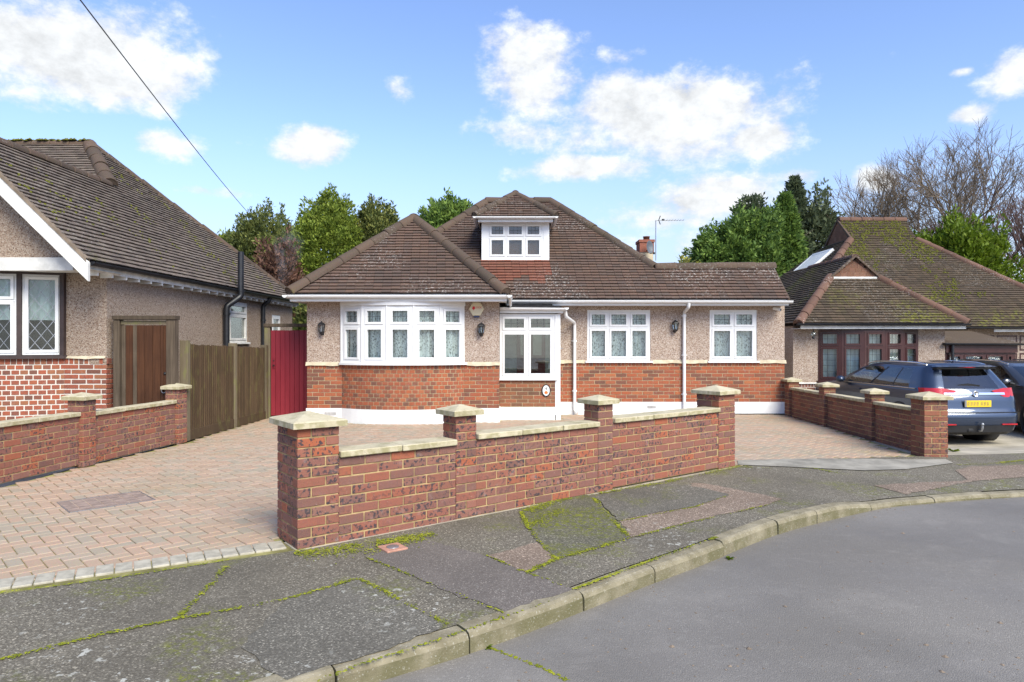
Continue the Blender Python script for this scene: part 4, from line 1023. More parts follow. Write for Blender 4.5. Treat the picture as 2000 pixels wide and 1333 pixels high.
for k in range(nc+1):
    hh = .065 if k < nc else .085; zc = zb+k*.075+.0375 if k < nc else zb+nc*.075+.0475; w = .1025 if k < nc else .065; st = .1125 if k < nc else .075
    m = int(arcL/st)+1
    for i in range(m+1):
        s = (i-.5*(k % 2))*st
        if s+w > arcL+.06: continue
        th = -aA+(s+w/2)/aR; X, Y = acx+aR*math.sin(th), acy-aR*math.cos(th)
        F = Fr((X, Y, zc), (math.cos(th), math.sin(th), 0)); kk, g = brick(w, .05, hh, .003); BP.append((kk, g, jit(F.mat(0, 0, -.025), .001, .004), lw_o, True))
emit(H, BP, 'brick', B['house'], 300)
# plinth
pm = MB(); pm.fbox(Fw, -.014, BX0-WX0, -.1, PL, -.2, .016).fbox(Fw, BX1-WX0, WX1-WX0+.014, -.1, PL, -.2, .016).fbox(Fr_, .96-WX1, RX1-WX1+.014, -.1, PL, -.2, .016)
pm.prism([((x-acx)*(aR+.016)/aR+acx, (y-acy)*(aR+.016)/aR+acy) for x, y in arc]+[(BX1, WY+.15), (BX0, WY+.15)], -.1, PL+.0006)
pm.box(WX1-.1, WX1+.0155, WY+.01, RY, -.1, PL-.001); pm.box(RX1-.1, RX1+.0145, RY+.01, 20, -.1, PL-.001)
pm.build('plinth', MT['plinth'], H)
av = MB(); av.fbox(Fw, .34, .56, .13, .19, .0165, .019).fbox(Fr_, 2.85-WX1-.0, 3.03-WX1, .13, .19, .0165, .019); av.build('air_brick', MT['flash'], H)
MB().fbox(Fr_, 4.25, RX1-WX1+.012, .0, .022, .0, .03).build('drain_channel', MT['black'], H)
# cream drip moulding under the pebbledash, wavy like hand-run render
def drip(F, a0, a1):
    mb = MB(); n = max(2, int((a1-a0)/.09))
    for i in range(n):
        x0, x1 = a0+(a1-a0)*i/n, a0+(a1-a0)*(i+1)/n; f = lambda x: .006*math.sin(x*9)+.004*math.sin(x*23)
        mb.add([F.p(x0, SILL+.005+f(x0), .034), F.p(x1, SILL+.005+f(x1), .034), F.p(x1, SILL+.075, .001), F.p(x0, SILL+.075, .001), F.p(x0, SILL+.0+f(x0), .0), F.p(x1, SILL+.0+f(x1), .0)], [[0, 1, 2, 3], [4, 5, 1, 0], [0, 3, 4], [1, 5, 2]])
    mb.build('drip_moulding', MT['drip'], H)
drip(Fw, -.02, BX0-WX0-.04); drip(Fw, BX1-WX0+.04, WX1-WX0+.02); drip(Fr_, .98-WX1, W1[0]-.05); drip(Fr_, W1[1]+.05, W2[0]-.05); drip(Fr_, W2[1]+.05, RX1-WX1+.03)
# --- windows
window(H, Fr_.at(W1[0], W1[2]), W1[1]-W1[0], W1[3]-W1[2], (1, 1, 1), .70, MT['white'], ('grid', 3, 2), frame=.05)
window(H, Fr_.at(W2[0], W2[2]), W2[1]-W2[0], W2[3]-W2[2], (1, 1), .70, MT['white'], ('grid', 3, 2), frame=.05)
arc5, _ = bow_pts(BX0, BX1, WY, SAG, 5)
for i in range(5):
    a, b = Vector((*arc5[i], 0)), Vector((*arc5[i+1], 0)); F = Fr((a.x, a.y, 1.135), (b-a).normalized()); L = (b-a).length
    window(H, F.at(0, 0, .03), L, 1.085, (1,), .70, MT['white'], ('grid', 3, 2), sill=False, back=.26, frame=.062)
    MB().fbox(F, -.012, .012, 0, 1.085, -.06, .034).build('mullion_post', MT['white'], H)
sm = MB(); sm.prism([((x-acx)*(aR+.075)/aR+acx, (y-acy)*(aR+.075)/aR+acy) for x, y in arc]+[(BX1+.06, WY-.03), (BX1+.02, WY+.12), (BX0-.02, WY+.12), (BX0-.06, WY-.03)], 1.098, 1.138)
sm.build('bow_window_sill', MT['white'], H)
MB().prism([((x-acx)*(aR+.05)/aR+acx, (y-acy)*(aR+.05)/aR+acy) for x, y in arc]+[(BX1, WY+.14), (BX0, WY+.14)], 2.218, 2.30).build('bow_window_head', MT['white'], H)
# --- eaves: soffit, fascia, gutters
EZ = 2.39
MB().box(-4.10, -.12, 12.66, 13.3, 2.295, 2.31).box(-.12, 5.68, 14.05, 14.6, 2.285, 2.30).box(-4.10, -3.9, 13.3, 20, 2.295, 2.31).build('soffit', MT['soffit'], H)
MB().box(-4.115, -.105, 12.645, 12.665, 2.285, 2.42).box(-.125, -.105, 12.665, 14.03, 2.285, 2.42).box(-.105, 5.69, 14.03, 14.05, 2.28, 2.40).box(-4.115, -4.095, 12.665, 20, 2.285, 2.42).build('fascia', MT['white'], H)
gutter(H, [(-4.19, 12.585, 2.395), (-.03, 12.585, 2.395)], MT['white']); gutter(H, [(-.045, 12.53, 2.395), (-.045, 13.92, 2.395)], MT['white'], brackets=False); gutter(H, [(-.10, 13.97, 2.385), (5.74, 13.97, 2.375)], MT['white'])
gutter(H, [(-4.175, 20, 2.395), (-4.175, 12.53, 2.395)], MT['white'], brackets=False)
# --- roof
rf = MB().box(-3.6, 5.5, 14.5, 19.5, 2.37, 2.385).build('roof', MT['deck'], H)
AP = (-2.11, 14.65, 4.19)
RZ = lambda Y: 2.40+.871*(Y-14.0)
def under_wing(P): return P.x < -.05 and P.z < 2.42+.877*min(P.x+4.13, -.09-P.x) - .05 and P.x > -4.13
def under_dormer(P): return -.66 < P.x < .81 and P.y > 15.05 and P.y < 16.8
slope(rf, [(-4.13, 12.62, 2.42), (-.09, 12.62, 2.42), AP], TP)
slope(rf, [(-4.13, 20, 2.42), (-4.13, 12.62, 2.42), AP, (-2.11, 20, 4.19)], TP)
slope(rf, [(-.09, 12.62, 2.42), (-.09, 17.6, 2.42), (-2.11, 17.6, 4.19), AP], TP, skip=lambda P: P.z < RZ(P.y)-.05)
MAINP = [(-3.66, 14.0, 2.40), (5.68, 14.0, 2.40), (5.68, 14.87, 3.158), (3.11, 14.87, 3.158), (.96, 17.02, 5.03), (-.64, 17.02, 5.03)]
NEWT = []
def main_skip(P): return under_wing(P) or under_dormer(P)
tmp = []; slope(rf, MAINP, tmp, skip=main_skip)
for q in tmp:
    t = q[2].translation
    (NEWT if (-.62 < t.x < .78 and t.y < 15.05 and t.y > 14.45 + .12*math.sin(t.x*7)) else TP).append(q)
slope(rf, [(3.98, 14.0, 2.40), (3.98, 20.0, 2.40), (.96, 17.02, 5.03)], TP, skip=lambda P: P.y < 14.95)
slope(rf, [(-3.66, 20, 2.40), (-3.66, 14.0, 2.40), (-.64, 17.02, 5.03)], TP, skip=lambda P: under_wing(P))
slope(rf, [(3.98, 20.02, 2.40), (-3.66, 20.02, 2.40), (-.64, 17.02, 5.03), (.96, 17.02, 5.03)])
slope(rf, [(5.68, 15.74, 2.40), (3.0, 15.74, 2.40), (3.0, 14.87, 3.158), (5.68, 14.87, 3.158)])
# gable end of the lower right ridge
MB().add([(5.64, 14.05, 2.38), (5.64, 15.7, 2.38), (5.64, 14.87, 3.12)], [[0, 1, 2]]).build('verge_wall', MT['pebble'], rf)
MB().add([(5.66, 14.0, 2.36), (5.70, 14.0, 2.36), (5.70, 14.87, 3.118), (5.66, 14.87, 3.118), (5.66, 14.0, 2.43), (5.70, 14.0, 2.43), (5.70, 14.87, 3.185), (5.66, 14.87, 3.185)], [[0, 1, 2, 3], [4, 7, 6, 5], [0, 4, 5, 1], [3, 2, 6, 7], [1, 5, 6, 2], [0, 3, 7, 4]]).build('verge', MT['ridge'], rf)
# dormer
DA = (.075, 15.62, 4.93)
dm = MB().box(-.655, .805, 15.10, 16.9, 3.2, 4.2).build('dormer', MT['tile_hung'], H)
slope(dm, [(-.80, 14.76, 4.235), (.95, 14.76, 4.235), DA], TP)
slope(dm, [(-.80, 17.2, 4.235), (-.80, 14.76, 4.235), DA, (.075, 17.2, 4.93)], TP, skip=lambda P: P.z < RZ(P.y))
slope(dm, [(.95, 14.76, 4.235), (.95, 17.2, 4.235), (.075, 17.2, 4.93), DA], TP, skip=lambda P: P.z < RZ(P.y))
emit(H, TP, 'roof_tile', MT['tile'], 300, 'roof_tiles')
if NEWT: emit(H, NEWT, 'roof_tile', MT['tile_new'], 0, 'newer_roof_tiles')
Fd = Fr((-.67, 15.03, 3.295), (1, 0, 0))
wf = MB(); wall_rects(wf, Fd, 1.49, .0, .93, [(.13, 1.36, .07, .87)], .09); wf.build('dormer_front', MT['white'], dm)
window(dm, Fd.at(.13, .07, .004), 1.23, .80, (1, 1, 1), .47, MT['white'], ('grid', 3, 2), sill=False, back=.07+.0, frame=.045) if False else window(H, Fd.at(.13, .07, .004), 1.23, .80, (1, 1, 1), .47, MT['white'], ('grid', 3, 2), sill=False, back=.20, frame=.045)
MB().box(-.74, .89, 14.80, 14.82, 4.135, 4.245).box(-.74, -.72, 14.82, 16.5, 4.135, 4.245).box(.87, .89, 14.82, 16.5, 4.135, 4.245).box(-.72, .87, 14.82, 15.04, 4.15, 4.165).build('dormer_fascia', MT['white'], H)
gutter(H, [(-.84, 14.73, 4.235), (.99, 14.73, 4.235)], MT['white'], .045); gutter(H, [(.96, 14.69, 4.235), (.96, 15.9, 4.235)], MT['white'], .045, False); gutter(H, [(-.81, 15.9, 4.235), (-.81, 14.69, 4.235)], MT['white'], .045, False)
MB().add([(-.70, 14.97, 3.262), (.85, 14.97, 3.262), (.85, 15.04, 3.30), (-.70, 15.04, 3.30), (-.70, 14.93, 3.225), (.85, 14.93, 3.225)], [[0, 1, 2, 3], [4, 5, 1, 0]]).build('lead_apron', MT['flash'], H)
# ridges and hips
RM = MT['ridge']
for a, b in (((-4.10, 12.60, 2.46), AP), ((-.12, 12.60, 2.46), AP), (AP, (-2.11, 16.2, 4.19)), ((3.11, 14.87, 3.158), (.96, 17.02, 5.03)), ((-2.4, 15.26, 3.49), (-.64, 17.02, 5.03)), ((-.64, 17.02, 5.03), (.96, 17.02, 5.03)), ((5.70, 14.87, 3.158), (3.11, 14.87, 3.158))):
    ridge(rf, a, b, RM)
for a, b in (((-.80, 14.74, 4.27), DA), ((.95, 14.74, 4.27), DA), (DA, (.075, 16.9, 4.93))): ridge(rf, a, b, RM, .085, .36)
# chimney behind the right hip
ch = MB().box(3.25, 3.58, 17.3, 17.75, 2.6, 3.86).build('chimney', MT['drip'], H)
cb = MB().box(3.235, 3.595, 17.285, 17.765, 3.80, 4.05).box(3.215, 3.615, 17.265, 17.785, 4.052, 4.12)
cb.build('chimney_head', B['right'], ch)
MB().lathe(Matrix.Translation((3.45, 17.52, 4.12)), [(.085, 0), (.08, .09), (.092, .092), (.092, .11), (.065, .11), (.06, .03)], 14).build('chimney_pot', MT['tile_hung'], ch)
dish = thing('satellite_dish', (3.45, 17.2, 3.8), 'dark grey satellite dish fixed to the chimney', 'satellite dish')
Md = Matrix.Translation((3.44, 17.05, 3.89)) @ Matrix.Rotation(rad(80), 4, 'X') @ Matrix.Rotation(rad(34), 4, 'Y')
MB().lathe(Md @ Matrix.Diagonal((.8, 1.15, 1, 1)), [(.02, -.035), (.07, -.028), (.115, -.012), (.145, .006), (.15, .01), (.143, .012), (.11, -.004), (.04, -.025), (.0, -.03)], 24).build('reflector', MT['dishgrey'], dish)
MB().tube([Md @ Vector((0, -.16, .0)), Md @ Vector((-.02, -.2, .16))], .008, n=6).build('arm', MT['black'], dish); MB().tube([(3.44, 17.1, 3.88), (3.42, 17.3, 3.84)], .015, n=6).build('bracket', MT['black'], dish)
MB().fbox(Fr(Md @ Vector((-.02, -.2, .16)), (1, 0, 0)), -.02, .02, -.025, .025, -.03, .03, ch=.008).build('receiver', MT['black'], dish)
ae = thing('tv_aerial', (3.66, 17.4, 3.7), 'thin television aerial on a pole above the chimney', 'aerial')
MB().tube([(3.665, 17.4, 3.6), (3.665, 17.4, 4.62)], .011, n=6).build('mast', MT['grey_m'], ae)
MB().tube([(3.65, 17.4, 4.62), (4.38, 17.4, 4.635)], .008, n=6).build('boom', MT['grey_m'], ae)
for i in range(8): x = 3.87+i*.07; MB().tube([(x, 17.30, 4.63), (x, 17.50, 4.63)], .004, n=5).build('element', MT['grey_m'], ae)
MB().tube([(3.78, 17.4, 4.74), (3.74, 17.4, 4.63), (3.78, 17.4, 4.52)], .011, n=6).build('reflector', MT['black'], ae); MB().box(3.82, 3.88, 17.38, 17.42, 4.62, 4.66).build('dipole_box', MT['black'], ae)
# --- porch
PX0, PX1, PY = WX1+.004, .95, 13.46
FP = Fr((PX0, PY, 0), (1, 0, 0)); PW = PX1-PX0
pb = MB().fbox(FP, 0, PW-.10, 0, .80, -.1, -.006).box(PX1-.10, PX1-.012, PY+.1, RY, 0, .22); po = pb.build('porch_wall', MT['mortar_h'], H); PB = []
brick_face(FP, PW-.10, .255, 7, po, PB, soldier=False); emit(H, PB, 'brick', B['porch'], 60, 'porch_bricks')
MB().fbox(FP, .0, PW-.098, -.1, .245, -.2, .014).box(PX1-.08, PX1+.012, PY-.01, RY, -.1, .10).build('porch_plinth', MT['plinth'], H)
MB().fbox(FP, PW-.098, PW, .10, 2.08, -.09, .006).build('porch_post', MT['white'], H)
window(H, FP.at(.0, .815), PW-.10, 1.27, (1, 1), .93, MT['white'], ('grid', 3, 2), curtain=None, glass=MT['glass2'], back=None, frame=.05, name='porch_window')
inn = MB().box(PX0+.01, PX1-.06, RY-.05, RY-.03, .8, 2.08); inn.build('porch_inner_wall', MT['porchwall'], H)
dr = MB().box(.10, .70, RY-.07, RY-.052, .2, 2.0).build('inner_door', MT['maroon'], H)
MB().box(.18, .36, RY-.076, RY-.0705, 1.25, 1.85).box(.44, .62, RY-.076, RY-.0705, 1.25, 1.85).build('door_light', MT['glass2'], dr)
# porch door in the right-hand side
FS = Fr((PX1, PY+.0, 0), (0, 1, 0)); pd = MB()
for q in ((0, .94, .1, .2), (0, .94, 1.98, 2.08), (0, .09, .2, 1.98), (.85, .94, .2, 1.98), (.09, .85, .85, .95)): pd.fbox(FS, q[0], q[1], q[2], q[3], -.06, .004)
pdo = pd.build('porch_door', MT['white'], H); MB().fbox(FS, .09, .85, .2, .85, -.04, -.03).fbox(FS, .09, .85, .95, 1.98, -.04, -.03).build('pane', MT['glass2'], pdo)
MB().tube([FS.p(.06, 1.40, .0), FS.p(.06, 1.40, .045), FS.p(.16, 1.41, .05)], .009, n=6).build('handle', MT['grey_m'], pdo)
MB().box(PX0, PX1+.06, PY-.08, RY+.02, 2.10, 2.20).build('porch_fascia', MT['white'], H); MB().box(PX0+.02, PX1+.02, PY-.06, RY-.02, 2.204, 2.235).box(PX0+.25, PX1-.12, 13.98, 14.06, 2.235, 2.31).build('porch_roof', MT['felt'], H)
gutter(H, [(PX0+.01, PY-.135, 2.205), (PX1+.10, PY-.135, 2.195)], MT['white'], .05); gutter(H, [(PX1+.115, PY-.18, 2.2), (PX1+.115, PY+.5, 2.2)], MT['white'], .05, False)
pipe(H, [(-.03, 12.66, 2.37), (-.03, 12.9, 2.27), (-.03, 13.36, 2.25)], MT['white'], .03)
pipe(H, [(PX1+.10, PY+.02, 2.16), (PX1+.12, PY+.05, 2.03), (1.315, RY-.055, 1.93), (1.315, RY-.055, .10), (1.36, RY-.13, .04)], MT['white'], .034, clips=[(1.315, RY-.055, 1.55), (1.315, RY-.055, .50)])
pipe(H, [(3.62, 13.97, 2.33), (3.62, 13.99, 2.24), (3.62, RY-.05, 2.15), (3.62, RY-.05, .0)], MT['white'], .034, clips=[(3.62, RY-.05, 2.08), (3.62, RY-.05, 1.25), (3.62, RY-.05, .43)])
# --- small things fixed to the front
lantern(Fr((-3.62, WY, 1.79), (1, 0, 0)), 'black carriage lantern on the wall beside the red gate')
lantern(Fr((-.585, WY, 1.77), (1, 0, 0)), 'black carriage lantern under the hexagonal alarm box')
lantern(Fr((3.43, RY, 1.86), (1, 0, 0)), 'black carriage lantern beside the tall white downpipe')
al = thing('alarm_box', (-.675, WY, 2.0), 'cream hexagonal burglar alarm box with red print under the eaves', 'alarm box'); FA = Fr((-.675, WY-.001, 2.16), (1, 0, 0))
hx = [(.145*math.cos(math.pi/3*j), .145*math.sin(math.pi/3*j)) for j in range(6)]
MB().fprism(FA, hx, 0, .06).add([FA.p(a*.9, b*.9, .068) for a, b in hx]+[FA.p(a, b, .0601) for a, b in hx], [list(range(6))]+[[6+i, 6+(i+1) % 6, (i+1) % 6, i] for i in range(6)]).build('cover', MT['cream'], al)
MB().fprism(FA, [(-.055, -.13), (.055, -.13), (.045, -.162), (-.045, -.162)], .005, .055).build('strobe', MT['navy'], al)
MB().fprism(FA, [(-.085, .0), (-.07, .05), (-.03, .045), (-.03, .0), (-.045, -.01), (-.05, -.03), (-.065, -.01)], .0685, .070).build('red_emblem', MT['redmark'], al); text_mesh('lettering', 'LOCK', .052, FA.at(.03, .025, .0695), MT['redmark'], al)
nm = thing('house_number_plaque', (.68, PY, .5), 'oval white number four plaque with black rim on porch brickwork', 'plaque'); FN = Fr((.672, PY-.001, .575), (1, 0, 0))
ov = lambda rx, ry, n=28: [(rx*math.cos(6.2832*j/n), ry*math.sin(6.2832*j/n)) for j in range(n)]
MB().fprism(FN, ov(.088, .122), 0, .014).build('rim', MT['black'], nm); MB().fprism(FN, ov(.068, .102), .0142, .017).build('face', MT['enamel'], nm)
text_mesh('numeral', '4', .085, FN.at(0, .035, .0185), MT['ink'], nm); MB().fprism(FN, [(x, y-.04) for x, y in ov(.036, .033, 16)], .0172, .019).build('fruit_motif', MT['orange'], nm)
cc = thing('security_camera', (5.55, RY-.1, 2.2), 'small white security camera under the gutter end', 'camera')
MB().tube([(5.52, RY, 2.24), (5.52, RY-.08, 2.22)], .02, n=8).build('bracket', MT['white'], cc); MB().tube([(5.50, RY-.05, 2.235), (5.60, RY-.17, 2.20)], .032, n=10).build('body', MT['white'], cc)
MB().tube([(5.597, RY-.166, 2.201), (5.603, RY-.174, 2.199)], .022, n=10).build('lens', MT['black'], cc)
# ---------------------------------------------------------------- left neighbour
L_ = thing('left_bungalow', (-6.1, 10.27, 0), 'brown pebbledash bungalow with white bargeboard and leaded windows left of the drive', 'house')
LX, LY = -6.10, 10.27; LE = 2.60
lwm = MB()
FLs = Fr((LX, LY, 0), (0, 1, 0))                                    # side wall, faces +X
win_s = (14.72-LY, 15.74-LY, 1.52, 2.42); win_t = (17.35-LY, 18.0-LY, 1.3, 2.22)
wall_rects(lwm, FLs, 18.95-LY, 1.20, LE, [win_s, win_t], .25); lwm.fbox(FLs, .56, 18.95-LY, 0, 1.2, -.25, -.002).fbox(FLs, .02, .56, 0, 1.2, -.25, -.006)
FLf = Fr((-6.74, LY, 0), (1, 0, 0)); lwm.fbox(FLf, 0, .39, 1.29, LE, -.25, 0); lwm.box(-14, LX-.25, 18.7, 18.95, 0, LE)
lwm.box(-14, -9.4, LY, LY+.25, 0, LE)
lwo = lwm.build('pebbledash_wall', MT['pebble_l'], L_)
lbm = MB().fbox(FLf, 0, .628, 0, 1.30, -.25, -.006); LBX0, LBX1 = -9.38, -6.74
larc, (lcx, lcy, lR, lA) = bow_pts(LBX0, LBX1, LY, .36, 16)
lbm.prism([((x-lcx)*(lR-.006)/lR+lcx, (y-lcy)*(lR-.006)/lR+lcy) for x, y in larc]+[(LBX1, LY+.2), (LBX0, LY+.2)], 0, 1.285)
lbo = lbm.build('brick_wall', MT['mortar_w'], L_); LB = []
brick_face(FLf, .64, .375, 11, lbo, LB, gj=.007); brick_face(FLs, .55, .375, 11, lbo, LB, gj=.007)
lowL = MB().fbox(FLf, -.002, .66, 0, .37, -.2, .006).build('base_render', MT['concrete'], L_)
al_ = 2*lA*lR
for k in range(15):
    zc = k*.075+.15+.0375 if k < 14 else 14*.075+.15+.0475; hh = .058 if k < 14 else .085; w, st = (.0955, .1125) if k < 14 else (.065, .075)
    for i in range(int(al_/st)+1):
        s = (i-.5*(k % 2))*st
        if s+w > al_+.06: continue
        th = lA-(s+w/2)/lR; X, Y = lcx+lR*math.sin(th), lcy-lR*math.cos(th)
        if X < -8.3: continue
        kk, g = brick(w, .05, hh, .003); LB.append((kk, g, jit(Fr((X, Y, zc), (math.cos(th), math.sin(th), 0)).mat(0, 0, -.025), .001, .004), lbo, True))
emit(L_, LB, 'brick', B['left'], 300)
dm_ = MB()
for i in range(9):
    x0, x1 = i*.072-.02, (i+1)*.072-.02; f = lambda x: .006*math.sin(x*14)+.003*math.sin(x*31)
    dm_.add([FLf.p(x0, 1.285+f(x0), .03), FLf.p(x1, 1.285+f(x1), .03), FLf.p(x1, 1.325, .001), FLf.p(x0, 1.325, .001)], [[0, 1, 2, 3]])
dm_.build('drip_moulding', MT['drip'], L_)
# leaded bow window (three of its lights are in view)
l5, _ = bow_pts(LBX0, LBX1, LY, .36, 5)
for i in (2, 3, 4):
    a, b = Vector((*l5[i], 0)), Vector((*l5[i+1], 0)); F = Fr((a.x, a.y, 1.335), (b-a).normalized()); Lw = (b-a).length
    MB().fbox(F, -.03, .03, 0, 1.25, -.08, .05).fbox(F, 0, Lw, 1.20, 1.27, -.08, .045).build('mullion_post', MT['brownw'], L_)
    window(L_, F.at(.035, .01, .02), Lw-.07, 1.19, (1,), .80 if i == 3 else None, MT['white'], ('d', .15, .20), curtain='blind', lowlead=('d', .155, .215), sill=False, frame=.03, back=.32)
e = Vector((*l5[5], 0)); MB().box(e.x-.03, e.x+.035, LY-.06, LY+.05, 1.335, 2.6).build('mullion_post', MT['brownw'], L_)
MB().prism([((x-lcx)*(lR+.06)/lR+lcx, (y-lcy)*(lR+.06)/lR+lcy) for x, y in larc]+[(LBX1+.05, LY-.02), (LBX1+.05, LY+.05), (LBX0, LY+.05)], 1.287, 1.337).build('sill', MT['brownw'], L_)
# gable with bargeboard
GY = 9.72; GX = -7.82; k1 = .99; ez = 2.66
MB().add([(-9.7, GY, 2.62), (-5.98, GY, 2.62), (GX, GY, 4.47)], [[0, 1, 2]]).add([(-9.7, GY+.2, 2.62), (-5.98, GY+.2, 2.62), (GX, GY+.2, 4.47)], [[2, 1, 0]]).build('gable', MT['pebble_l'], L_)
MB().box(-9.75, -6.22, GY-.045, GY+.005, 2.55, 2.735).build('gable_beam', MT['offwhite'], L_)
bb = MB()
for sx in (1, -1):
    X0, X1 = (-5.84, GX) if sx > 0 else (-9.80, GX)
    V = []
    for y in (9.40, 9.45):
        V += [(X0, y, 2.375), (X1, y, 4.315), (X1, y, 4.575), (X0, y, 2.635)]
    bb.add(V, [[0, 1, 2, 3] if sx < 0 else [3, 2, 1, 0], [7, 6, 5, 4] if sx < 0 else [4, 5, 6, 7], [0, 4, 5, 1], [3, 2, 6, 7], [0, 3, 7, 4]])
bb.build('bargeboard', MT['offwhite'], L_)
MB().add([(-6.05, 9.45, 2.55), (-5.86, 9.45, 2.55), (-5.86, 10.3, 2.55), (-6.05, 10.3, 2.55)], [[0, 1, 2, 3]]).box(-9.7, -5.95, GY+.005, 10.2, 2.57, 2.585).build('soffit', MT['offwhite'], L_)
# roof
lr = MB().box(-13, -6.2, 10.3, 18.6, 2.6, 2.62).build('roof', MT['deck'], L_); LT = []
E0 = -5.88
RE = (-8.99, 14.53, 5.74)
slope(lr, [(E0, 9.42, ez), (E0, 18.9, ez), RE, (-7.82, 13.22, 4.58), (-7.82, 9.42, 4.58)], LT)
slope(lr, [(-13, 11.6, 3.16), (-7.9, 11.6, 3.16), (-7.82, 13.22, 4.58), RE, (-13, 14.53, 5.74)], LT, skip=lambda P: P.x > -7.9 and P.z < 4.5 or P.z < 3.6)
slope(lr, [(-9.76, 13.2, ez), (-9.76, 9.42, ez), (-7.82, 9.42, 4.58), (-7.82, 13.2, 4.58)], LT, skip=lambda P: P.x < -9.3)
slope(lr, [(E0, 18.9, ez), (-13, 18.9, ez), (-13, 14.53, 5.74), RE])
emit(L_, LT, 'roof_tile', MT['tile_l'], 300, 'roof_tiles')
MB().add([(E0+.02, 9.39, ez-.02), (-7.82, 9.39, 4.565), (-7.82, 9.39, 4.62), (E0+.02, 9.39, ez+.035), (E0+.02, 9.47, ez-.02), (-7.82, 9.47, 4.565), (-7.82, 9.47, 4.62), (E0+.02, 9.47, ez+.035)], [[3, 2, 1, 0], [4, 5, 6, 7], [0, 1, 5, 4], [7, 6, 2, 3]]).build('verge_mortar', MT['twig'], lr)
for a, b in ((RE, (E0, 18.9, ez)), ((-7.80, 13.24, 4.60), RE), (RE, (-13, 14.53, 5.74)), ((-7.82, 9.42, 4.58), (-7.82, 13.22, 4.58))): ridge(lr, a, b, MT['ridge'], .10 if a != (-7.80, 13.24, 4.60) else .14)
# eaves
MB().box(E0-.06, E0-.04, 9.46, 18.95, 2.53, 2.66).build('fascia', MT['offwhite'], L_)
gutter(L_, [(E0+.03, 9.5, 2.655), (E0+.03, 19.0, 2.645)], MT['blackpipe'], .055)
y = 9.75
while y < 18.9:
    mbx = MB().box(-6.1, E0-.045, y, y+.045, 2.485, 2.56); mbx.build('rafter_end', MT['offwhite'], L_); y += .36
FW = FLs.at(win_s[0], win_s[2]); window(L_, FW, win_s[1]-win_s[0], .90, (1,), .62, MT['offwhite'], None, curtain=None, glass=MT['glass2'], frame=.05)
window(L_, FLs.at(win_t[0], win_t[2]), .65, .92, (1,), None, MT['white'], None, curtain=None, glass=MT['glass2'], frame=.06, sill=False)
# soil pipes
pipe(L_, [(-5.78, 14.55, 3.45), (-5.78, 14.55, 2.50), (-6.0, 14.35, 2.28), (-6.0, 14.35, 2.12), (-6.0, 14.35, .2)], MT['blackpipe'], .062, 'soil_pipe', clips=[(-5.78, 14.55, 2.62), (-6.0, 14.35, 2.12)])
pipe(L_, [(-5.86, 16.55, 2.60), (-5.9, 16.55, 2.5), (-6.03, 16.55, 2.42), (-6.03, 16.55, .3)], MT['blackpipe'], .05, 'downpipe', clips=[(-6.03, 16.55, 2.05)])

# ---------------------------------------------------------------- right neighbour
R_ = thing('right_bungalow', (9.0, 17.0, -.48), 'pebbledash bungalow with mossy dark tiled roof and mahogany windows behind the blue car', 'house')
RG = -.50; RWY = 17.0; RX0, RXb = 7.0, 10.78
BW0, BW1 = 7.63, 10.10
Fb = Fr((RX0, RWY, 0), (1, 0, 0)); rwm = MB()
rwm.fbox(Fb, 0, BW0-RX0, .50, 1.93, -.25, 0).fbox(Fb, BW1-RX0, RXb-RX0, .50, 1.93, -.25, 0).fbox(Fb, BW0-RX0, BW1-RX0, 1.82, 1.93, -.25, -.03)
rwm.box(RX0, RX0+.25, RWY+.25, 26.5, RG, 1.93).box(RXb-.25, RXb, RWY+.25, 18.9, RG, 1.93).box(RXb, 20, 18.9, 19.15, RG, 1.9).box(7.6, 20, 26.3, 26.5, RG, 1.9)
rwm.build('pebbledash_wall', MT['pebble_r'], R_)
rbm = MB().fbox(Fb, 0, BW0-RX0, RG-.1, .50, -.25, -.006).fbox(Fb, BW1-RX0, RXb-RX0, RG-.1, .50, -.25, -.006)
rarc, (rcx, rcy, rR, rA) = bow_pts(BW0, BW1, RWY, .33, 16)
rbm.prism([((x-rcx)*(rR-.006)/rR+rcx, (y-rcy)*(rR-.006)/rR+rcy) for x, y in rarc]+[(BW1, RWY+.2), (BW0, RWY+.2)], RG-.1, .50)
rbo = rbm.build('brick_wall', MT['mortar_w'], R_); RB = []
brick_face(Fb, BW0-RX0, RG, 12, rbo, RB, gj=.005); brick_face(Fb.at(BW1-RX0, 0), RXb-BW1, RG, 12, rbo, RB, gj=.005)
al_ = 2*rA*rR
for k in range(13):
    for i in range(int(al_/.1125)):
        s = (i+.5*(k % 2))*.1125; th = -rA+(s+.05)/rR
        if s+.1 > al_: continue
        kk, g = brick(.097, .05, .060, .003); RB.append((kk, g, jit(Fr((rcx+rR*math.sin(th), rcy-rR*math.cos(th), RG+k*.075+.0375), (math.cos(th), math.sin(th), 0)).mat(0, 0, -.025), .001, .004), rbo, True))
emit(R_, RB, 'brick', B['right'], 300)
MB().fbox(Fb, -.02, BW0-RX0-.02, .485, .52, .0, .03).fbox(Fb, BW1-RX0+.02, RXb-RX0, .485, .52, 0, .03).build('drip_moulding', MT['offwhite'], R_)
r5, _ = bow_pts(BW0, BW1, RWY, .33, 5)
for i in range(5):
    a, b = Vector((*r5[i], 0)), Vector((*r5[i+1], 0)); F = Fr((a.x, a.y, .56), (b-a).normalized()); Lw = (b-a).length
    window(R_, F.at(0, 0, .03), Lw, 1.26, (1,), .86, MT['darkred'], ('grid', 3, 2), curtain='lace' if False else 'blindfull', sill=False, frame=.06, back=.25, lowlead=('grid', 3, 5))
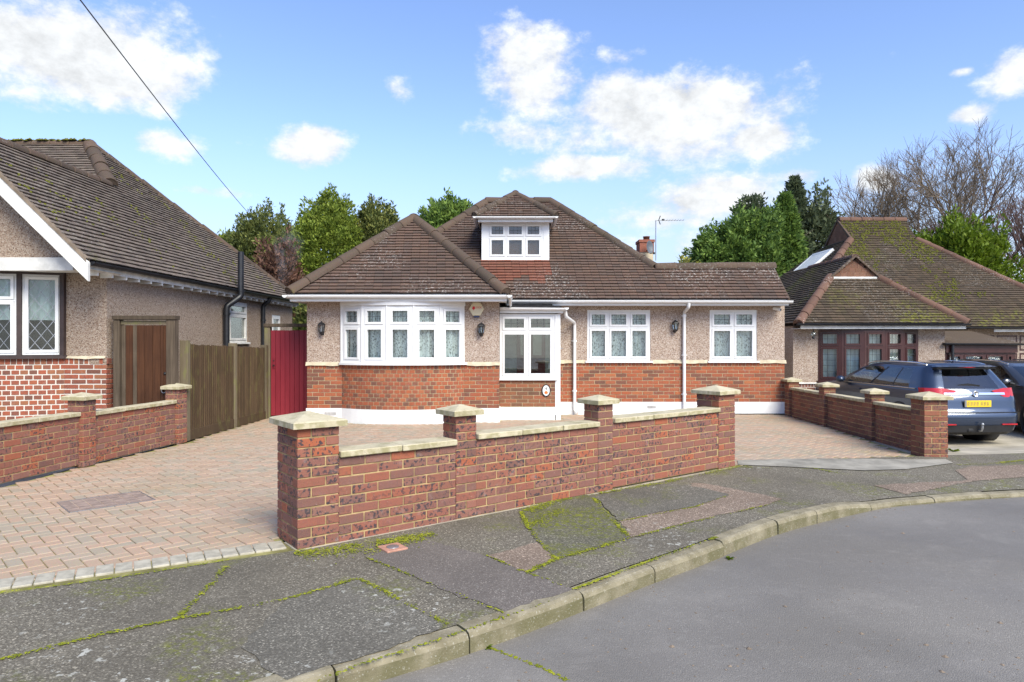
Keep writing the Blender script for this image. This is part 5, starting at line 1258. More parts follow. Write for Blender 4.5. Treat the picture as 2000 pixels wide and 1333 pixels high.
MB().prism([((x-rcx)*(rR+.07)/rR+rcx, (y-rcy)*(rR+.07)/rR+rcy) for x, y in rarc]+[(BW1+.05, RWY), (BW1, RWY+.1), (BW0, RWY+.1), (BW0-.05, RWY)], .505, .56).build('sill', MT['darkred'], R_)
MB().box(6.98, 11.02, 16.62, 17.1, 1.845, 1.86).build('soffit', MT['soffit'], R_); MB().box(7.02, 11.04, 16.60, 16.62, 1.845, 1.955).box(13.1, 20, 18.55, 18.57, 1.80, 1.90).build('fascia', MT['offwhite'], R_)
gutter(R_, [(6.9, 16.53, 1.975), (11.1, 16.53, 1.97)], MT['blackpipe'], .05); gutter(R_, [(11.0, 18.46, 1.93), (20, 18.46, 1.93)], MT['blackpipe'], .05)
rr = MB().box(7.8, 15, 19, 26, 1.85, 1.87).build('roof', MT['deck'], R_); RT = []
zb_ = 1.97
slope(rr, [(6.93, 16.55, zb_), (11.07, 16.55, zb_), (9.6, 18.02, 3.24), (8.4, 18.02, 3.24)], RT)
slope(rr, [(6.93, 22.5, zb_), (6.93, 16.55, zb_), (8.4, 18.02, 3.24), (9.0, 17.86, 3.76), (9.0, 22.5, 3.76)], RT)
slope(rr, [(11.07, 16.55, zb_), (11.07, 21, zb_), (9.0, 21, 3.76), (9.0, 17.86, 3.76), (9.6, 18.02, 3.24)], RT, skip=lambda P: P.z < 1.92+.87*(P.y-18.5))
def under_rwing(P): return P.x < 11.07 and P.x > 6.93 and P.z < zb_+.87*min(P.x-6.93, 11.07-P.x)-.03 and P.y < 22.4
slope(rr, [(7.5, 18.5, 1.92), (16.2, 18.5, 1.92), (12.92, 21.8, 4.79), (13.05, 22.7, 5.57), (10.88, 22.7, 5.57), (10.8, 21.8, 4.79)], RT, skip=under_rwing)
slope(rr, [(7.5, 26.9, 1.92), (7.5, 18.5, 1.92), (10.8, 21.8, 4.79), (10.8, 23.6, 4.79)], RT, skip=under_rwing)
slope(rr, [(16.2, 18.5, 1.92), (16.2, 26.9, 1.92), (12.92, 23.6, 4.79), (12.92, 21.8, 4.79)])
slope(rr, [(16.2, 26.9, 1.92), (7.5, 26.9, 1.92), (10.8, 23.6, 4.79), (10.88, 22.7, 5.57), (13.05, 22.7, 5.57), (12.92, 23.6, 4.79)])
emit(R_, RT, 'roof_tile', MT['tile_r'], 300, 'roof_tiles')
# tile-hung gablets
def gablet(F, w, h, nm):
    t = MB().add([F.p(-w, -.02, -.02), F.p(w, -.02, -.02), F.p(0, h, -.02)], [[0, 1, 2]]).build(nm, MT['deck'], R_); row = 0; b = 0
    while b < h-.04:
        x = w*(1-(b+.06)/h); a = -x
        while a < x-.03:
            e_ = min(a+.165, x); MB().fbox(F, a+.002, e_-.002, b, b+.135, -.012, .004+.004*rnd.random()).build('hung_tile', MT['tile_hung'], t); a = a+.165 if a > -x or not row % 2 else a+.0825
        b += .118; row += 1
    return t
gablet(Fr((9.0, 17.93, 3.22), (1, 0, 0)), .60, .52, 'gablet'); gablet(Fr((10.84, 22.7, 4.77), (0, -1, 0)), .9, .78, 'gablet')
MB().box(8.38, 9.62, 17.89, 17.97, 3.185, 3.235).build('lead_apron', MT['offwhite'], R_)
bv = MB()
for sx in (-1, 1):
    bv.add([(9+sx*.68, 17.86, 3.16), (9, 17.86, 3.75), (9, 17.86, 3.82), (9+sx*.68, 17.86, 3.23), (9+sx*.68, 17.95, 3.16), (9, 17.95, 3.75), (9, 17.95, 3.82), (9+sx*.68, 17.95, 3.23)], [[0, 1, 2, 3], [4, 7, 6, 5], [0, 4, 5, 1], [3, 2, 6, 7]])
    bv.add([(10.8, 22.7+sx*1.0, 4.70), (10.8, 22.7, 5.52), (10.8, 22.7, 5.60), (10.8, 22.7+sx*1.0, 4.78), (10.86, 22.7+sx*1.0, 4.70), (10.86, 22.7, 5.52), (10.86, 22.7, 5.60), (10.86, 22.7+sx*1.0, 4.78)], [[0, 1, 2, 3], [4, 7, 6, 5], [0, 4, 5, 1], [3, 2, 6, 7]])
bv.build('gablet_verge', MT['ridge'], rr)
for a, b in (((6.95, 16.57, zb_+.02), (8.4, 18.02, 3.25)), ((11.05, 16.57, zb_+.02), (9.6, 18.02, 3.25)), ((8.7, 19.7, 2.96), (10.8, 21.8, 4.79)), ((16.1, 18.6, 2.0), (12.92, 21.8, 4.79)), ((10.86, 22.7, 5.57), (13.07, 22.7, 5.57))): ridge(rr, a, b, MT['ridge_r'])
ridge(rr, (9.0, 17.9, 3.76), (9.0, 20.6, 3.76), MT['ridge_r'], .09)
# roof window on the left slope
sl = math.atan(.87); Fk = Fr((9.13, 23.45, 1.92+.87*(9.13-7.5)), (0, -1, 0), (math.cos(sl), 0, math.sin(sl)))
sk = MB()
for q in ((0, 1.45, 0, .09), (0, 1.45, 1.60, 1.70), (0, .08, .09, 1.60), (1.37, 1.45, .09, 1.60)): sk.fbox(Fk, q[0], q[1], q[2], q[3], .0, .12)
sko = sk.build('roof_window', MT['white'], R_); MB().fbox(Fk, .08, 1.37, .09, 1.60, .095, .112).build('pane', MT['enamel'], sko)  # opaque white pane: bright sky reflection put into its colour, no glazing
# mossy lean-to porch right of the bay
MB().add([(10.72, 16.95, 1.50), (12.62, 16.95, 1.50), (12.35, 18.6, 1.86), (10.80, 18.6, 1.86), (10.72, 16.95, 1.44), (12.62, 16.95, 1.44), (12.35, 18.6, 1.80), (10.80, 18.6, 1.80)], [[0, 1, 2, 3], [7, 6, 5, 4], [0, 4, 5, 1], [1, 5, 6, 2], [3, 7, 4, 0]]).build('porch_roof', MT['tile_r'], R_)
gutter(R_, [(10.7, 16.9, 1.50), (12.66, 16.9, 1.49)], MT['blackpipe'], .05); MB().box(10.8, 12.58, 16.98, 17.02, 1.26, 1.44).build('porch_beam', MT['darkred'], R_)
window(R_, Fr((10.80, 17.02, -.3), (1, 0, 0)), 1.76, 1.58, (1, 1.25, 1.15, .55), None, MT['darkred'], None, frame=.07, sill=False)
pipe(R_, [(10.93, 16.93, 1.46), (10.93, 16.95, -.4)], MT['blackpipe'], .035)
window(R_, Fr((12.75, 18.9, .1), (1, 0, 0)), 1.9, 1.68, (1, 1, 1), 1.15, MT['darkred'], ('grid', 3, 2), curtain='blindfull', lowlead=('grid', 3, 5), frame=.07)
ol = thing('porch_lamp', (6.97+.35, 16.95, 1.6), 'small globe lamp hanging under the mahogany window eaves', 'lamp')
MB().tube([(7.38, 16.72, 1.85), (7.38, 16.72, 1.76)], .012, n=6).build('stem', MT['black'], ol); MB().lathe(Matrix.Translation((7.38, 16.72, 1.66)), [(.02, 0), (.055, .03), (.06, .06), (.04, .10), (.015, .115)], 12).build('globe', MT['glass2'], ol)
MB().lathe(Matrix.Translation((7.38, 16.72, 1.60)), [(.0, 0), (.03, .01), (.03, .05), (.02, .06)], 10).build('base', MT['black'], ol)
# moss clumps on the right roof
mm = MB(); sl2 = Vector((0, -.656, .754))
for _ in range(9000):
    y = rnd.uniform(19.3, 22.6); x = rnd.uniform(8.5, 15.0); z = 1.92+.87*(y-18.5)+.060
    if x < 10.8-(21.8-y)*1.0+.1 and y < 21.8 or x > 12.92+max(0, 21.8-y)*1.0-.1 or (y > 21.8 and not 10.85 < x < 13.0): continue
    if under_rwing(Vector((x, y, z))): continue
    d = mnoise.noise(Vector((x*.9, y*.9, 5)))*.7+mnoise.noise(Vector((x*3.5, y*3.5, 1)))*.5+(y-20.6)*.22-abs(x-11.5)*.13+.10
    if d < rnd.uniform(-.08, .27): continue
    r = rnd.uniform(.014, .04); a0 = rnd.random()*6; U = Vector((1, 0, 0)); Vv = Vector((0, .754, .656)); P_ = Vector((x, y, z))
    mm.add([P_+sl2*r*.5]+[P_+(U*math.cos(a0+j*1.047)+Vv*math.sin(a0+j*1.047))*r*rnd.uniform(.6, 1.1)-sl2*.008 for j in range(6)], [[0, 1+j, 1+(j+1) % 6] for j in range(6)])
mm.build('roof_moss', MT['moss_roof'], R_, kind='stuff')
ml = MB()
for _ in range(3200):                                                # moss specks on the left roof
    x = rnd.uniform(-8.9, -5.95); y = rnd.uniform(9.6, 18); z = ez+.99*(E0-x)+.062
    if z > 4.5 and (y < 13.3+(z-4.58)*1.1 ) or y > 18.7-(z-ez)*1.35: continue
    if mnoise.noise(Vector((x*1.1, y*1.1, 3)))*.8+mnoise.noise(Vector((x*4, y*4, 8)))*.5 < .22: continue
    r = rnd.uniform(.008, .030); nn = Vector((.704, 0, .711)); Vv = Vector((-.711, 0, .704)); U = Vector((0, 1, 0)); P_ = Vector((x, y, z)); a0 = rnd.random()*6
    ml.add([P_+nn*r*.5]+[P_+(U*math.cos(a0+j*1.047)+Vv*math.sin(a0+j*1.047))*r-nn*.008 for j in range(6)], [[0, 1+j, 1+(j+1) % 6] for j in range(6)])
for i in range(260):                                                 # mossy ridge top
    x = rnd.uniform(-13, -8.95); P_ = Vector((x, 14.53+rnd.uniform(-.1, .1), 5.80+rnd.uniform(.0, .03))); r = rnd.uniform(.03, .07); a0 = rnd.random()*6
    ml.add([P_+Vector((0, 0, r*.5))]+[P_+Vector((math.cos(a0+j*1.047), math.sin(a0+j*1.047), -.35))*r for j in range(6)], [[0, 1+j, 1+(j+1) % 6] for j in range(6)])
ml.build('roof_moss', MT['moss_roof'], L_, kind='stuff')
# ---------------------------------------------------------------- cars
def car(name, M, paint, label, plate=True):
    """estate car, local y = 0 at the rear bumper, +y to the front, x to the right, z up; built in horizontal slices"""
    M = M @ Matrix.Diagonal((1, 1, 1.04, 1)); t = thing(name, tuple(M.translation), label, 'car'); T = lambda p: M @ Vector(p)
    W = .915
    # z, rear y, front y, half width, corner radius rear, corner radius front
    S = [(.20, .16, 4.72, .80, .20, .30), (.28, .06, 4.82, .87, .24, .42), (.40, .015, 4.86, .90, .26, .50), (.52, .0, 4.88, .912, .27, .55), (.60, .015, 4.87, .915, .27, .56), (.635, .05, 4.86, .915, .26, .56),
         (.70, .07, 4.82, .918, .25, .58), (.80, .085, 4.76, .92, .25, .60), (.86, .10, 4.68, .918, .25, .62), (.93, .13, 4.45, .905, .25, .62), (.975, .155, 4.10, .89, .25, .60), (1.005, .17, 3.66, .872, .25, .42),
         (1.03, .185, 3.50, .855, .24, .30), (1.10, .235, 3.33, .825, .24, .26), (1.20, .31, 3.08, .775, .23, .24), (1.30, .385, 2.84, .725, .22, .22), (1.38, .44, 2.62, .675, .21, .20), (1.43, .40, 2.44, .63, .20, .20), (1.465, .42, 2.20, .56, .20, .20), (1.485, .62, 1.95, .42, .20, .20)]
    side = [0, .05, .11, .125, .20, .30, .315, .40, .50, .565, .59, .70, .80, .90, .96, 1]; cr = 5; rear = [-1, -.9, -.8, -.6, -.4, -.2, 0, .2, .4, .6, .8, .9, 1]
    rings = []
    for (z, y0, y1, w, r0, r1) in S:
        R = []
        crown = lambda x: .05*(x/w)**2 if w else 0                  # plan curvature of tail
        for f in rear[:]:
            x = f*(w-r0); R.append((x, y0+crown(x)*.9, z))
        yb = y0+crown(w-r0)*.9
        for k in range(1, cr): a = math.pi/2*k/cr; R.append((w-r0+r0*math.sin(a), yb+r0-r0*math.cos(a), z))
        for f in side: R.append((w-(.05*max(0, f-.75)*4 if z < 1 else 0), yb+r0+(y1-r1-yb-r0)*f, z))
        wf = w-(.05 if z < 1 else 0)
        for k in range(1, cr): a = math.pi/2*k/cr; R.append((wf-r1+r1*math.cos(a), y1-r1+r1*math.sin(a), z))
        for f in (1, .6, .2, -.2, -.6, -1): R.append((f*(wf-r1), y1+.04*(1-f*f), z))
        for k in range(1, cr): a = math.pi/2*(cr-k)/cr; R.append((-(wf-r1+r1*math.cos(a)), y1-r1+r1*math.sin(a), z))
        for f in side[::-1]: R.append((-(w-(.05*max(0, f-.75)*4 if z < 1 else 0)), yb+r0+(y1-r1-yb-r0)*f, z))
        for k in range(1, cr): a = math.pi/2*(cr-k)/cr; R.append((-(w-r0+r0*math.sin(a)), yb+r0-r0*math.cos(a), z))
        rings.append(R)
    n = len(rings[0]); nr = len(rear); c1 = nr+cr-1; c2 = c1+len(side); fr0 = c2+cr-1; fr1 = fr0+6; c3 = fr1+cr-1; c4 = c3+len(side)
    body, gl, trim = MB(), {}, MB()
    def cls(i, j):
        """which material the quad between slices i,i+1 and ring steps j,j+1 has"""
        zm = (S[i][0]+S[i+1][0])/2
        if zm < .33: return 'trim'
        if 1.03 < zm < 1.40:
            if c1 <= j < c2-1: f = j-c1
            elif c3 <= j < c4-1: f = (c4-2)-j
            else: f = None
            if f is not None:
                if 3 <= f <= 4: return ('q', j < c2)
                if f in (5,): return 'pil'
                if 6 <= f <= 8: return ('d', j < c2)
                if f == 9: return 'pil'
                if 10 <= f <= 13 : return ('f', j < c2)
            if 1 <= j < nr-2 and zm < 1.40: return 'rearglass'
            if fr0-2 <= j <= fr1+1 and zm < 1.40: return 'screen'
        return 'body'
    mb = {'body': MB(), 'trim': MB(), 'pil': MB()}
    for i in range(len(S)-1):
        for j in range(n):
            k = cls(i, j); q = [T(rings[i][j]), T(rings[i][(j+1) % n]), T(rings[i+1][(j+1) % n]), T(rings[i+1][j])]
            mb.setdefault(k, MB()).add(q, [[0, 1, 2, 3]], sm=True)
    mb['body'].add([T(p) for p in rings[-1]], [list(range(n))], sm=True); mb['trim'].add([T(p) for p in rings[0]], [list(range(n))[::-1]])
    def weld(m, nm, mat, par):
        o = m.build(nm, mat, par); bm = bmesh.new(); bm.from_mesh(o.data); bmesh.ops.remove_doubles(bm, verts=bm.verts[:], dist=.0005); bm.to_mesh(o.data); bm.free(); return o
    bo = weld(mb['body'], 'body', paint, t); weld(mb['trim'], 'sill_trim', MT['trim'], t); weld(mb['pil'], 'pillar_trim', MT['trim'], t)
    for k, v in mb.items():
        if k in ('body', 'trim', 'pil'): continue
        weld(v, 'rear_window' if k == 'rearglass' else 'windscreen' if k == 'screen' else 'side_window', MT['carglass'], t)
    # dark cabin floor and seats give depth behind the glass
    inn = MB(); inn.add([T(p) for p in ((-.8, .5, .95), (.8, .5, .95), (.8, 3.4, .95), (-.8, 3.4, .95))], [[0, 1, 2, 3]]); inn.build('cabin_floor', MT['seat'], t)
    for (x, y) in ((-.38, 1.45), (.38, 1.45), (-.38, 2.35), (.38, 2.35)):
        F = Fr(T((x, y, .95)), M.to_3x3() @ Vector((1, 0, 0))); s_ = MB().fbox(F, -.22, .22, 0, .26, -.08, .06, ch=.04).fbox(F, -.12, .12, .27, .40, -.05, .04, ch=.03); s_.build('seat', MT['seat'], t)
    # rear spoiler lip, high brake light
    V = []
    def strip(zs, ys, w0, w1, mat, nm, n_=12, th=.03):
        m = MB(); V = []
        for i in range(n_+1):
            f = -1+2*i/n_; c = .05*f*f
            V += [T((f*w0, ys[0]+c, zs[0])), T((f*w1, ys[1]+c, zs[1])), T((f*w1, ys[1]+c+th, zs[1]-.012)), T((f*w0, ys[0]+c+th, zs[0]-.012))]
        F_ = [[4*i+k, 4*(i+1)+k, 4*(i+1)+(k+1) % 4, 4*i+(k+1) % 4] for i in range(n_) for k in range(4)]+[[0, 1, 2, 3], [4*n_+3, 4*n_+2, 4*n_+1, 4*n_]]
        return m.add(V, F_).build(nm, mat, t)
    strip((1.425, 1.455), (.27, .42), .60, .56, paint, 'spoiler', th=.20); strip((1.412, 1.424), (.268, .268), .17, .17, MT['taillight'], 'brake_light', 6, .05)
    strip((1.385, 1.412), (.30, .29), .59, .60, MT['trim'], 'spoiler_underside', th=.12)
    # chrome bar, plate, badge, lights
    ry = lambda x, z, o=0: (T((x, (.085+(z-.80)*.31 if z > .8 else .075)+.045*(x/.915)**2-o, z)))
    m = MB(); V = []
    for i in range(17):
        x = -.60+1.2*i/16; V += [ry(x, .925, .012), ry(x, .965, .012), ry(x, .962, -.02), ry(x, .928, -.02)]
    m.add(V, [[4*i+k, 4*(i+1)+k, 4*(i+1)+(k+1) % 4, 4*i+(k+1) % 4] for i in range(16) for k in range(4)]+[[0, 1, 2, 3], [67, 66, 65, 64]]).build('chrome_bar', MT['chrome'], t)
    Rx = M.to_3x3() @ Vector((1, 0, 0)); Fp = Fr(T((0, .055, .77)), Rx)
    if plate:
        p = MB().fbox(Fp, -.262, .262, -.062, .062, 0, .01, ch=.003).build('number_plate', MT['plate'], t)
        q = MB()
        for i, a in enumerate((-.19, -.13, -.07, -.01, .07, .13, .19)): q.fbox(Fp, a-.022, a+.022, -.035, .035, .0102, .0108)
        q.build('blurred_marks', MT['plateink'], p)
        MB().fbox(Fp, -.262, -.225, -.06, .06, .0103, .0112).build('grey_band', MT['grey_m'], p)
    Fbg = Fr(ry(0, .945, .022), Rx)
    bd = MB(); bd.lathe(Fbg.mat(), [(.058, -.01), (.058, .008), (.050, .012), (.046, .008), (.0, .008)], 20); bo_ = bd.build('badge', MT['chrome'], t)
    MB().fprism(Fbg, [(-.03, .02), (.0, .028), (.02, .012), (.0, .002), (.028, -.012), (.01, -.03), (-.004, -.012), (-.02, -.02), (-.008, .006)], .0085, .011).build('badge_emblem', MT['trim'], bo_)
    for s_ in (-1, 1):                                             # tail lamps wrap round the corner
        m = MB(); V = []; pts = []
        for i in range(15):
            f = i/14
            if f < .6: x = .36+(.66-.36)*f/.6; y = .135+.045*(x/.915)**2; nx, ny = 0, -1
            else: a = (f-.6)/.4*1.45; x = .66+.25*math.sin(a); y = .135+.03+.25-.25*math.cos(a); nx, ny = math.sin(a), -math.cos(a)
            hi = 1.0+.045*min(1, f*2); lo = .985-.105*min(1, f*2.2)+(.05*max(0, f-.75)*4)
            for z in (lo, (lo+hi)/2, hi): V.append(T((s_*(x+nx*.012), y+ny*.014+(z-.93)*.3-.0, z)))
        m.add(V, [[3*i+k, 3*(i+1)+k, 3*(i+1)+k+1, 3*i+k+1][::s_] for i in range(14) for k in range(2)], sm=True); m.build('tail_light', MT['taillight'], t)
        F = Fr(T((s_*.60, .022, .40)), Rx); MB().fbox(F, -.15, .15, -.012, .012, -.02, .016, ch=.003).build('reflector', MT['taillight'], t)
    # lower bumper valance and crease
    strip((.26, .385), (.03, -.004), .70, .72, MT['trim'], 'rear_valance', th=.06); strip((.612, .622), (.0, .0), .80, .80, MT['trim'], 'bumper_seam', th=.04)
    # wiper, aerial, roof rails, mirrors
    MB().add([T((-.30, .235, 1.085)), T((.16, .215, 1.055)), T((.16, .205, 1.095)), T((-.05, .215, 1.125)), T((-.30, .228, 1.10))], [[0, 1, 2, 3, 4]]).add([T((-.30, .255, 1.085)), T((.16, .235, 1.055)), T((.16, .225, 1.095)), T((-.05, .235, 1.125)), T((-.30, .248, 1.10))], [[4, 3, 2, 1, 0]]).build('rear_wiper', MT['trim'], t)
    MB().tube([T((0, .75, 1.47)), T((0, .70, 1.53))], .014, .005, n=6).build('roof_aerial', MT['trim'], t)
    for s_ in (-1, 1):
        MB().tube([T((s_*.60, .62, 1.455)), T((s_*.615, .85, 1.485)), T((s_*.62, 1.6, 1.495)), T((s_*.60, 2.2, 1.48)), T((s_*.62, 2.5, 1.43))], .016, n=6).build('roof_rail', MT['chrome'], t)
        mi = MB(); mi.lathe(M @ Matrix.Translation((s_*.985, 3.02, 1.07)) @ Matrix.Rotation(math.pi/2, 4, 'X') @ Matrix.Diagonal((1.15, .8, 1, 1)), [(.075, -.03), (.09, 0), (.08, .05), (.04, .09), (0, .10)], 14); mo = mi.build('door_mirror', paint, t)
        MB().tube([T((s_*.86, 3.08, 1.03)), T((s_*.95, 3.06, 1.05))], .03, n=6).build('mirror_arm', MT['trim'], mo)
        MB().lathe(M @ Matrix.Translation((s_*.985, 2.988, 1.07)) @ Matrix.Rotation(math.pi/2, 4, 'X') @ Matrix.Diagonal((1.1, .75, 1, 1)), [(.068, 0), (.068, .004), (0, .004)], 14).build('mirror_glass', MT['chrome'], mo)
        for yy in (1.55, 2.42): MB().fbox(Fr(T((s_*.922, yy, .90)), (M.to_3x3() @ Vector((0, s_, 0)))), -.1, .1, -.018, .018, 0, .022, ch=.008).build('door_handle', paint, t)
        mw = MB(); mw.add([T((s_*(.892), yy, z)) for yy, z in ((.55, 1.012), (3.3, 1.012), (3.3, 1.022), (.55, 1.022))]+[T((s_*(.87), yy, z)) for yy, z in ((.55, 1.012), (3.3, 1.012), (3.3, 1.028), (.55, 1.028))], [[0, 1, 2, 3][::s_], [3, 2, 6, 7][::s_], [0, 4, 5, 1][::s_]]); mw.build('waist_strip', MT['chrome'], t)
        for y in (.98, 3.72):                                      # wheels
            Mw = M @ Matrix.Translation((s_*.79, y, .335)) @ Matrix.Rotation(s_*math.pi/2, 4, 'Y')
            MB().lathe(M @ Matrix.Translation((s_*.80, y, .345)) @ Matrix.Rotation(s_*math.pi/2, 4, 'Y'), [(.40, -.2), (.40, .1225), (.37, .1225), (.37, .05)], 28).build('wheel_arch', MT['trim'], t)
            w_ = MB().lathe(Mw, [(.21, -.11), (.30, -.115), (.328, -.09), (.335, 0), (.328, .09), (.30, .115), (.235, .118), (.225, .08), (0, .08)], 32).build('wheel', MT['tyre'], t)
            rm = MB().lathe(Mw, [(.05, .081), (.05, .105), (0, .108)], 12)
            for k in range(10):
                a = k*math.pi/5; F = Fr(Mw @ Vector((0, 0, .09)), Mw.to_3x3() @ Vector((math.cos(a), math.sin(a), 0)), Mw.to_3x3() @ Vector((-math.sin(a), math.cos(a), 0))); rm.fbox(F, .03, .225, -.018, .018, -.005, .015)
            rm.lathe(Mw, [(.232, .08), (.235, .112), (.222, .114), (.218, .082)], 28).build('rim', MT['alloy'], w_)
    # tow bar and exhaust
    MB().tube([T((0, .2, .30)), T((0, -.04, .30)), T((0, -.06, .34)), T((0, -.06, .38))], .022, n=8).lathe(M @ Matrix.Translation((0, -.06, .385)), [(.012, 0), (.027, .015), (.03, .03), (.02, .05), (0, .055)], 10).build('tow_ball', MT['grey_m'], t)
    MB().fbox(Fr(T((-.17, .03, .30)), Rx), -.06, .06, -.035, .035, -.03, .03, ch=.02).build('tow_socket', MT['trim'], t)
    return t
zc = zright(7.5, 13)+.0
car('blue_estate_car', Matrix.Translation((8.72, 12.72, zc)) @ Matrix.Rotation(rad(4), 4, 'Z'), MT['carblue'], 'dark blue estate car parked tail out beside the brick boundary wall')
car('black_car', Matrix.Translation((11.75, 17.6, zc-.02)) @ Matrix.Rotation(rad(177), 4, 'Z'), MT['carblack'], 'black car parked facing the street beyond the blue estate car', plate=False)
# ---------------------------------------------------------------- trees
def crown(center, rx, ry, rz, n, leaf, mat, parent, shape='egg', seed=1, spray=5, up=.4, name='crown', hollow=.55, lump=.35):
    """many small leaf sprays spread through an uneven volume"""
    R = random.Random(seed); V = []; F = []; rn = []; C = Vector(center)
    for _ in range(n):
        while True:
            d = Vector((R.gauss(0, 1), R.gauss(0, 1), R.gauss(0, 1))).normalized()
            if d.y < .6 or R.random() < .35: break
        t = 1-(1-hollow)*R.random()**1.6
        k = 1+lump*mnoise.noise(d*2.1+Vector((seed, 0, 0)))+lump*.8*mnoise.noise(d*5.3+Vector((0, seed, 0)))
        if shape == 'cone':
            h = R.random()**1.35; a = R.random()*6.2832; d2 = Vector((math.cos(a), math.sin(a), 0)); k = 1+lump*mnoise.noise(Vector((d2.x*1.5, d2.y*1.5, h*4+seed)))+lump*.8*mnoise.noise(Vector((d2.x*4, d2.y*4, h*11+seed)))
            q = Vector((d2.x*rx*(1-h)**.75*t*k, d2.y*ry*(1-h)**.75*t*k, (h*2-1)*rz)); d = Vector((d2.x, d2.y, .35)).normalized()
        else: q = Vector((d.x*rx, d.y*ry, d.z*rz))*(t*k)
        p = C+q; g = R.random(); s = leaf*R.uniform(.6, 1.4)
        ax = (d+Vector((R.uniform(-.7, .7), R.uniform(-.7, .7), R.uniform(-.3, .5)+up))).normalized()
        for _k in range(spray):
            a2 = (ax+Vector((R.uniform(-.8, .8), R.uniform(-.8, .8), R.uniform(-.8, .8)))).normalized(); w = a2.orthogonal().normalized(); w = (Matrix.Rotation(R.random()*6.28, 3, a2) @ w)*s*.20
            o = p+Vector((R.uniform(-1, 1), R.uniform(-1, 1), R.uniform(-1, 1)))*s*.5; b = len(V)
            V += [o, o+a2*s*.5+w, o+a2*s, o+a2*s*.5-w]; F.append([b, b+1, b+2, b+3]); rn.append(min(.99, max(.01, g*.6+.4*R.random())))
    me = bpy.data.meshes.new(name); me.from_pydata([tuple(v) for v in V], [], F); me.materials.append(mat)
    at = me.attributes.new('rnd', 'FLOAT', 'FACE'); at.data.foreach_set('value', rn); me.update()
    return link(bpy.data.objects.new(name, me), parent)
GZ = -.6
def conifer(name, x, y, ztop, r, mat, label, n=5200, shape='egg', leaf=.17, seed=1, group='evergreens behind the houses', zlow=1.0, lump=.3, up=.4):
    t = thing(name, (x, y, GZ), label, 'tree', group)
    br = MB().tube([(x, y, GZ), (x+.05, y, (ztop+zlow)*.4), (x, y, ztop*.85)], .16, .03, n=7)
    rz = (ztop-zlow)/2; c = (x, y, zlow+rz)
    R = random.Random(seed)
    for k in range(14):
        z = zlow+(ztop-zlow)*R.uniform(.05, .8); a = R.random()*6.28; q = r*.7; br.tube([(x, y, z), (x+q*.6*math.cos(a), y+q*.6*math.sin(a), z+.2), (x+q*math.cos(a), y+q*math.sin(a), z+.5)], .035, .01, n=4, cap=False)
    br.build('trunk', MT['bark'], t); crown(c, r, r, rz, n, leaf, mat, t, shape, seed, lump=lump, up=up); return t
conifer('conifer_tree', -11.0, 30, 7.1, 1.75, MT['leaf_dk'], 'dull green conifer directly behind the left bungalow roof', 11000, leaf=.145, seed=3, zlow=.3, lump=.35)
conifer('conifer_tree', -9.6, 29, 6.3, 1.35, MT['leaf_dk'], 'greyish conifer between the left bungalow and the round bright conifer', 4600, leaf=.19, seed=14, zlow=1.0)
conifer('conifer_tree', -12.9, 31, 6.2, 1.0, MT['leaf_con'], 'small conifer tip showing above the left bungalow hip', 3000, leaf=.2, seed=4, zlow=1.5)
conifer('conifer_tree', -7.2, 27, 7.2, 1.55, MT['leaf_con'], 'rounded bright green conifer behind the bow window roof', 16000, leaf=.13, seed=5, zlow=.5, lump=.22)
conifer('conifer_tree', -5.45, 27.5, 7.0, 1.25, MT['leaf_dk'], 'darker olive conifer nearest the bungalow hip apex', 12000, leaf=.13, seed=6, zlow=.8, lump=.22)
conifer('conifer_tree', -2.75, 30, 7.75, 1.35, MT['leaf_cy'], 'feathery green conifer behind the dormer', 8000, leaf=.18, seed=7, zlow=3.0, up=.8)
conifer('rusty_shrub', -8.55, 25, 4.95, 1.15, MT['leaf_rd'], 'rusty brown shrub between the two roofs', 3600, leaf=.16, seed=8, zlow=.0, group=None, lump=.5)
conifer('evergreen_shrub', -6.3, 22.5, 3.1, 1.0, MT['leaf_dk'], 'dark shrub seen in the gap above the red gate', 2600, leaf=.13, seed=9, zlow=-.4, group=None)
conifer('cypress_tree', 7.75, 27.5, 5.6, .95, MT['leaf_cy'], 'small cypress tip beside the chimney aerial', 3200, shape='cone', leaf=.24, seed=21, zlow=1.0, group='evergreens right of the chimney', up=.2)
conifer('cypress_tree', 9.35, 28, 6.5, 1.8, MT['leaf_cy'], 'broad cypress with drooping green sprays above the low ridge', 14000, leaf=.17, seed=22, zlow=.5, group='evergreens right of the chimney', lump=.42, up=.0)
conifer('cypress_tree', 11.2, 28, 7.5, 1.55, MT['leaf_cy'], 'tall pointed cypress in front of the grey green trees', 13000, shape='cone', leaf=.17, seed=23, zlow=.0, group='evergreens right of the chimney', lump=.4, up=.1)
conifer('eucalyptus_tree', 11.6, 33, 8.35, .75, MT['leaf_eu'], 'narrow grey green tree top rising left of the tallest one', 1700, leaf=.22, seed=24, zlow=5.0, group='grey green trees', lump=.5)
conifer('eucalyptus_tree', 13.65, 33, 9.35, 1.25, MT['leaf_eu'], 'tallest grey green tree behind the cypresses', 3600, shape='cone', leaf=.22, seed=25, zlow=3.0, group='grey green trees', lump=.6)
conifer('eucalyptus_tree', 14.75, 33, 8.4, .95, MT['leaf_eu'], 'sparse grey green tree beside the mossy roof', 1900, leaf=.22, seed=26, zlow=3.6, group='grey green trees', lump=.6)
conifer('yellow_shrub', 6.0, 23, 4.15, .85, MT['leaf_ye'], 'yellow green shrub just above the low ridge', 900, leaf=.17, seed=27, zlow=1.5, group=None)
conifer('bright_conifer', 17.9, 28, 5.9, 1.75, MT['leaf_ye'] and MT['leaf_br'], 'bright lime green conifer behind the mossy roof hip', 9500, leaf=.20, seed=28, zlow=1.2, group=None, lump=.6, up=.9)

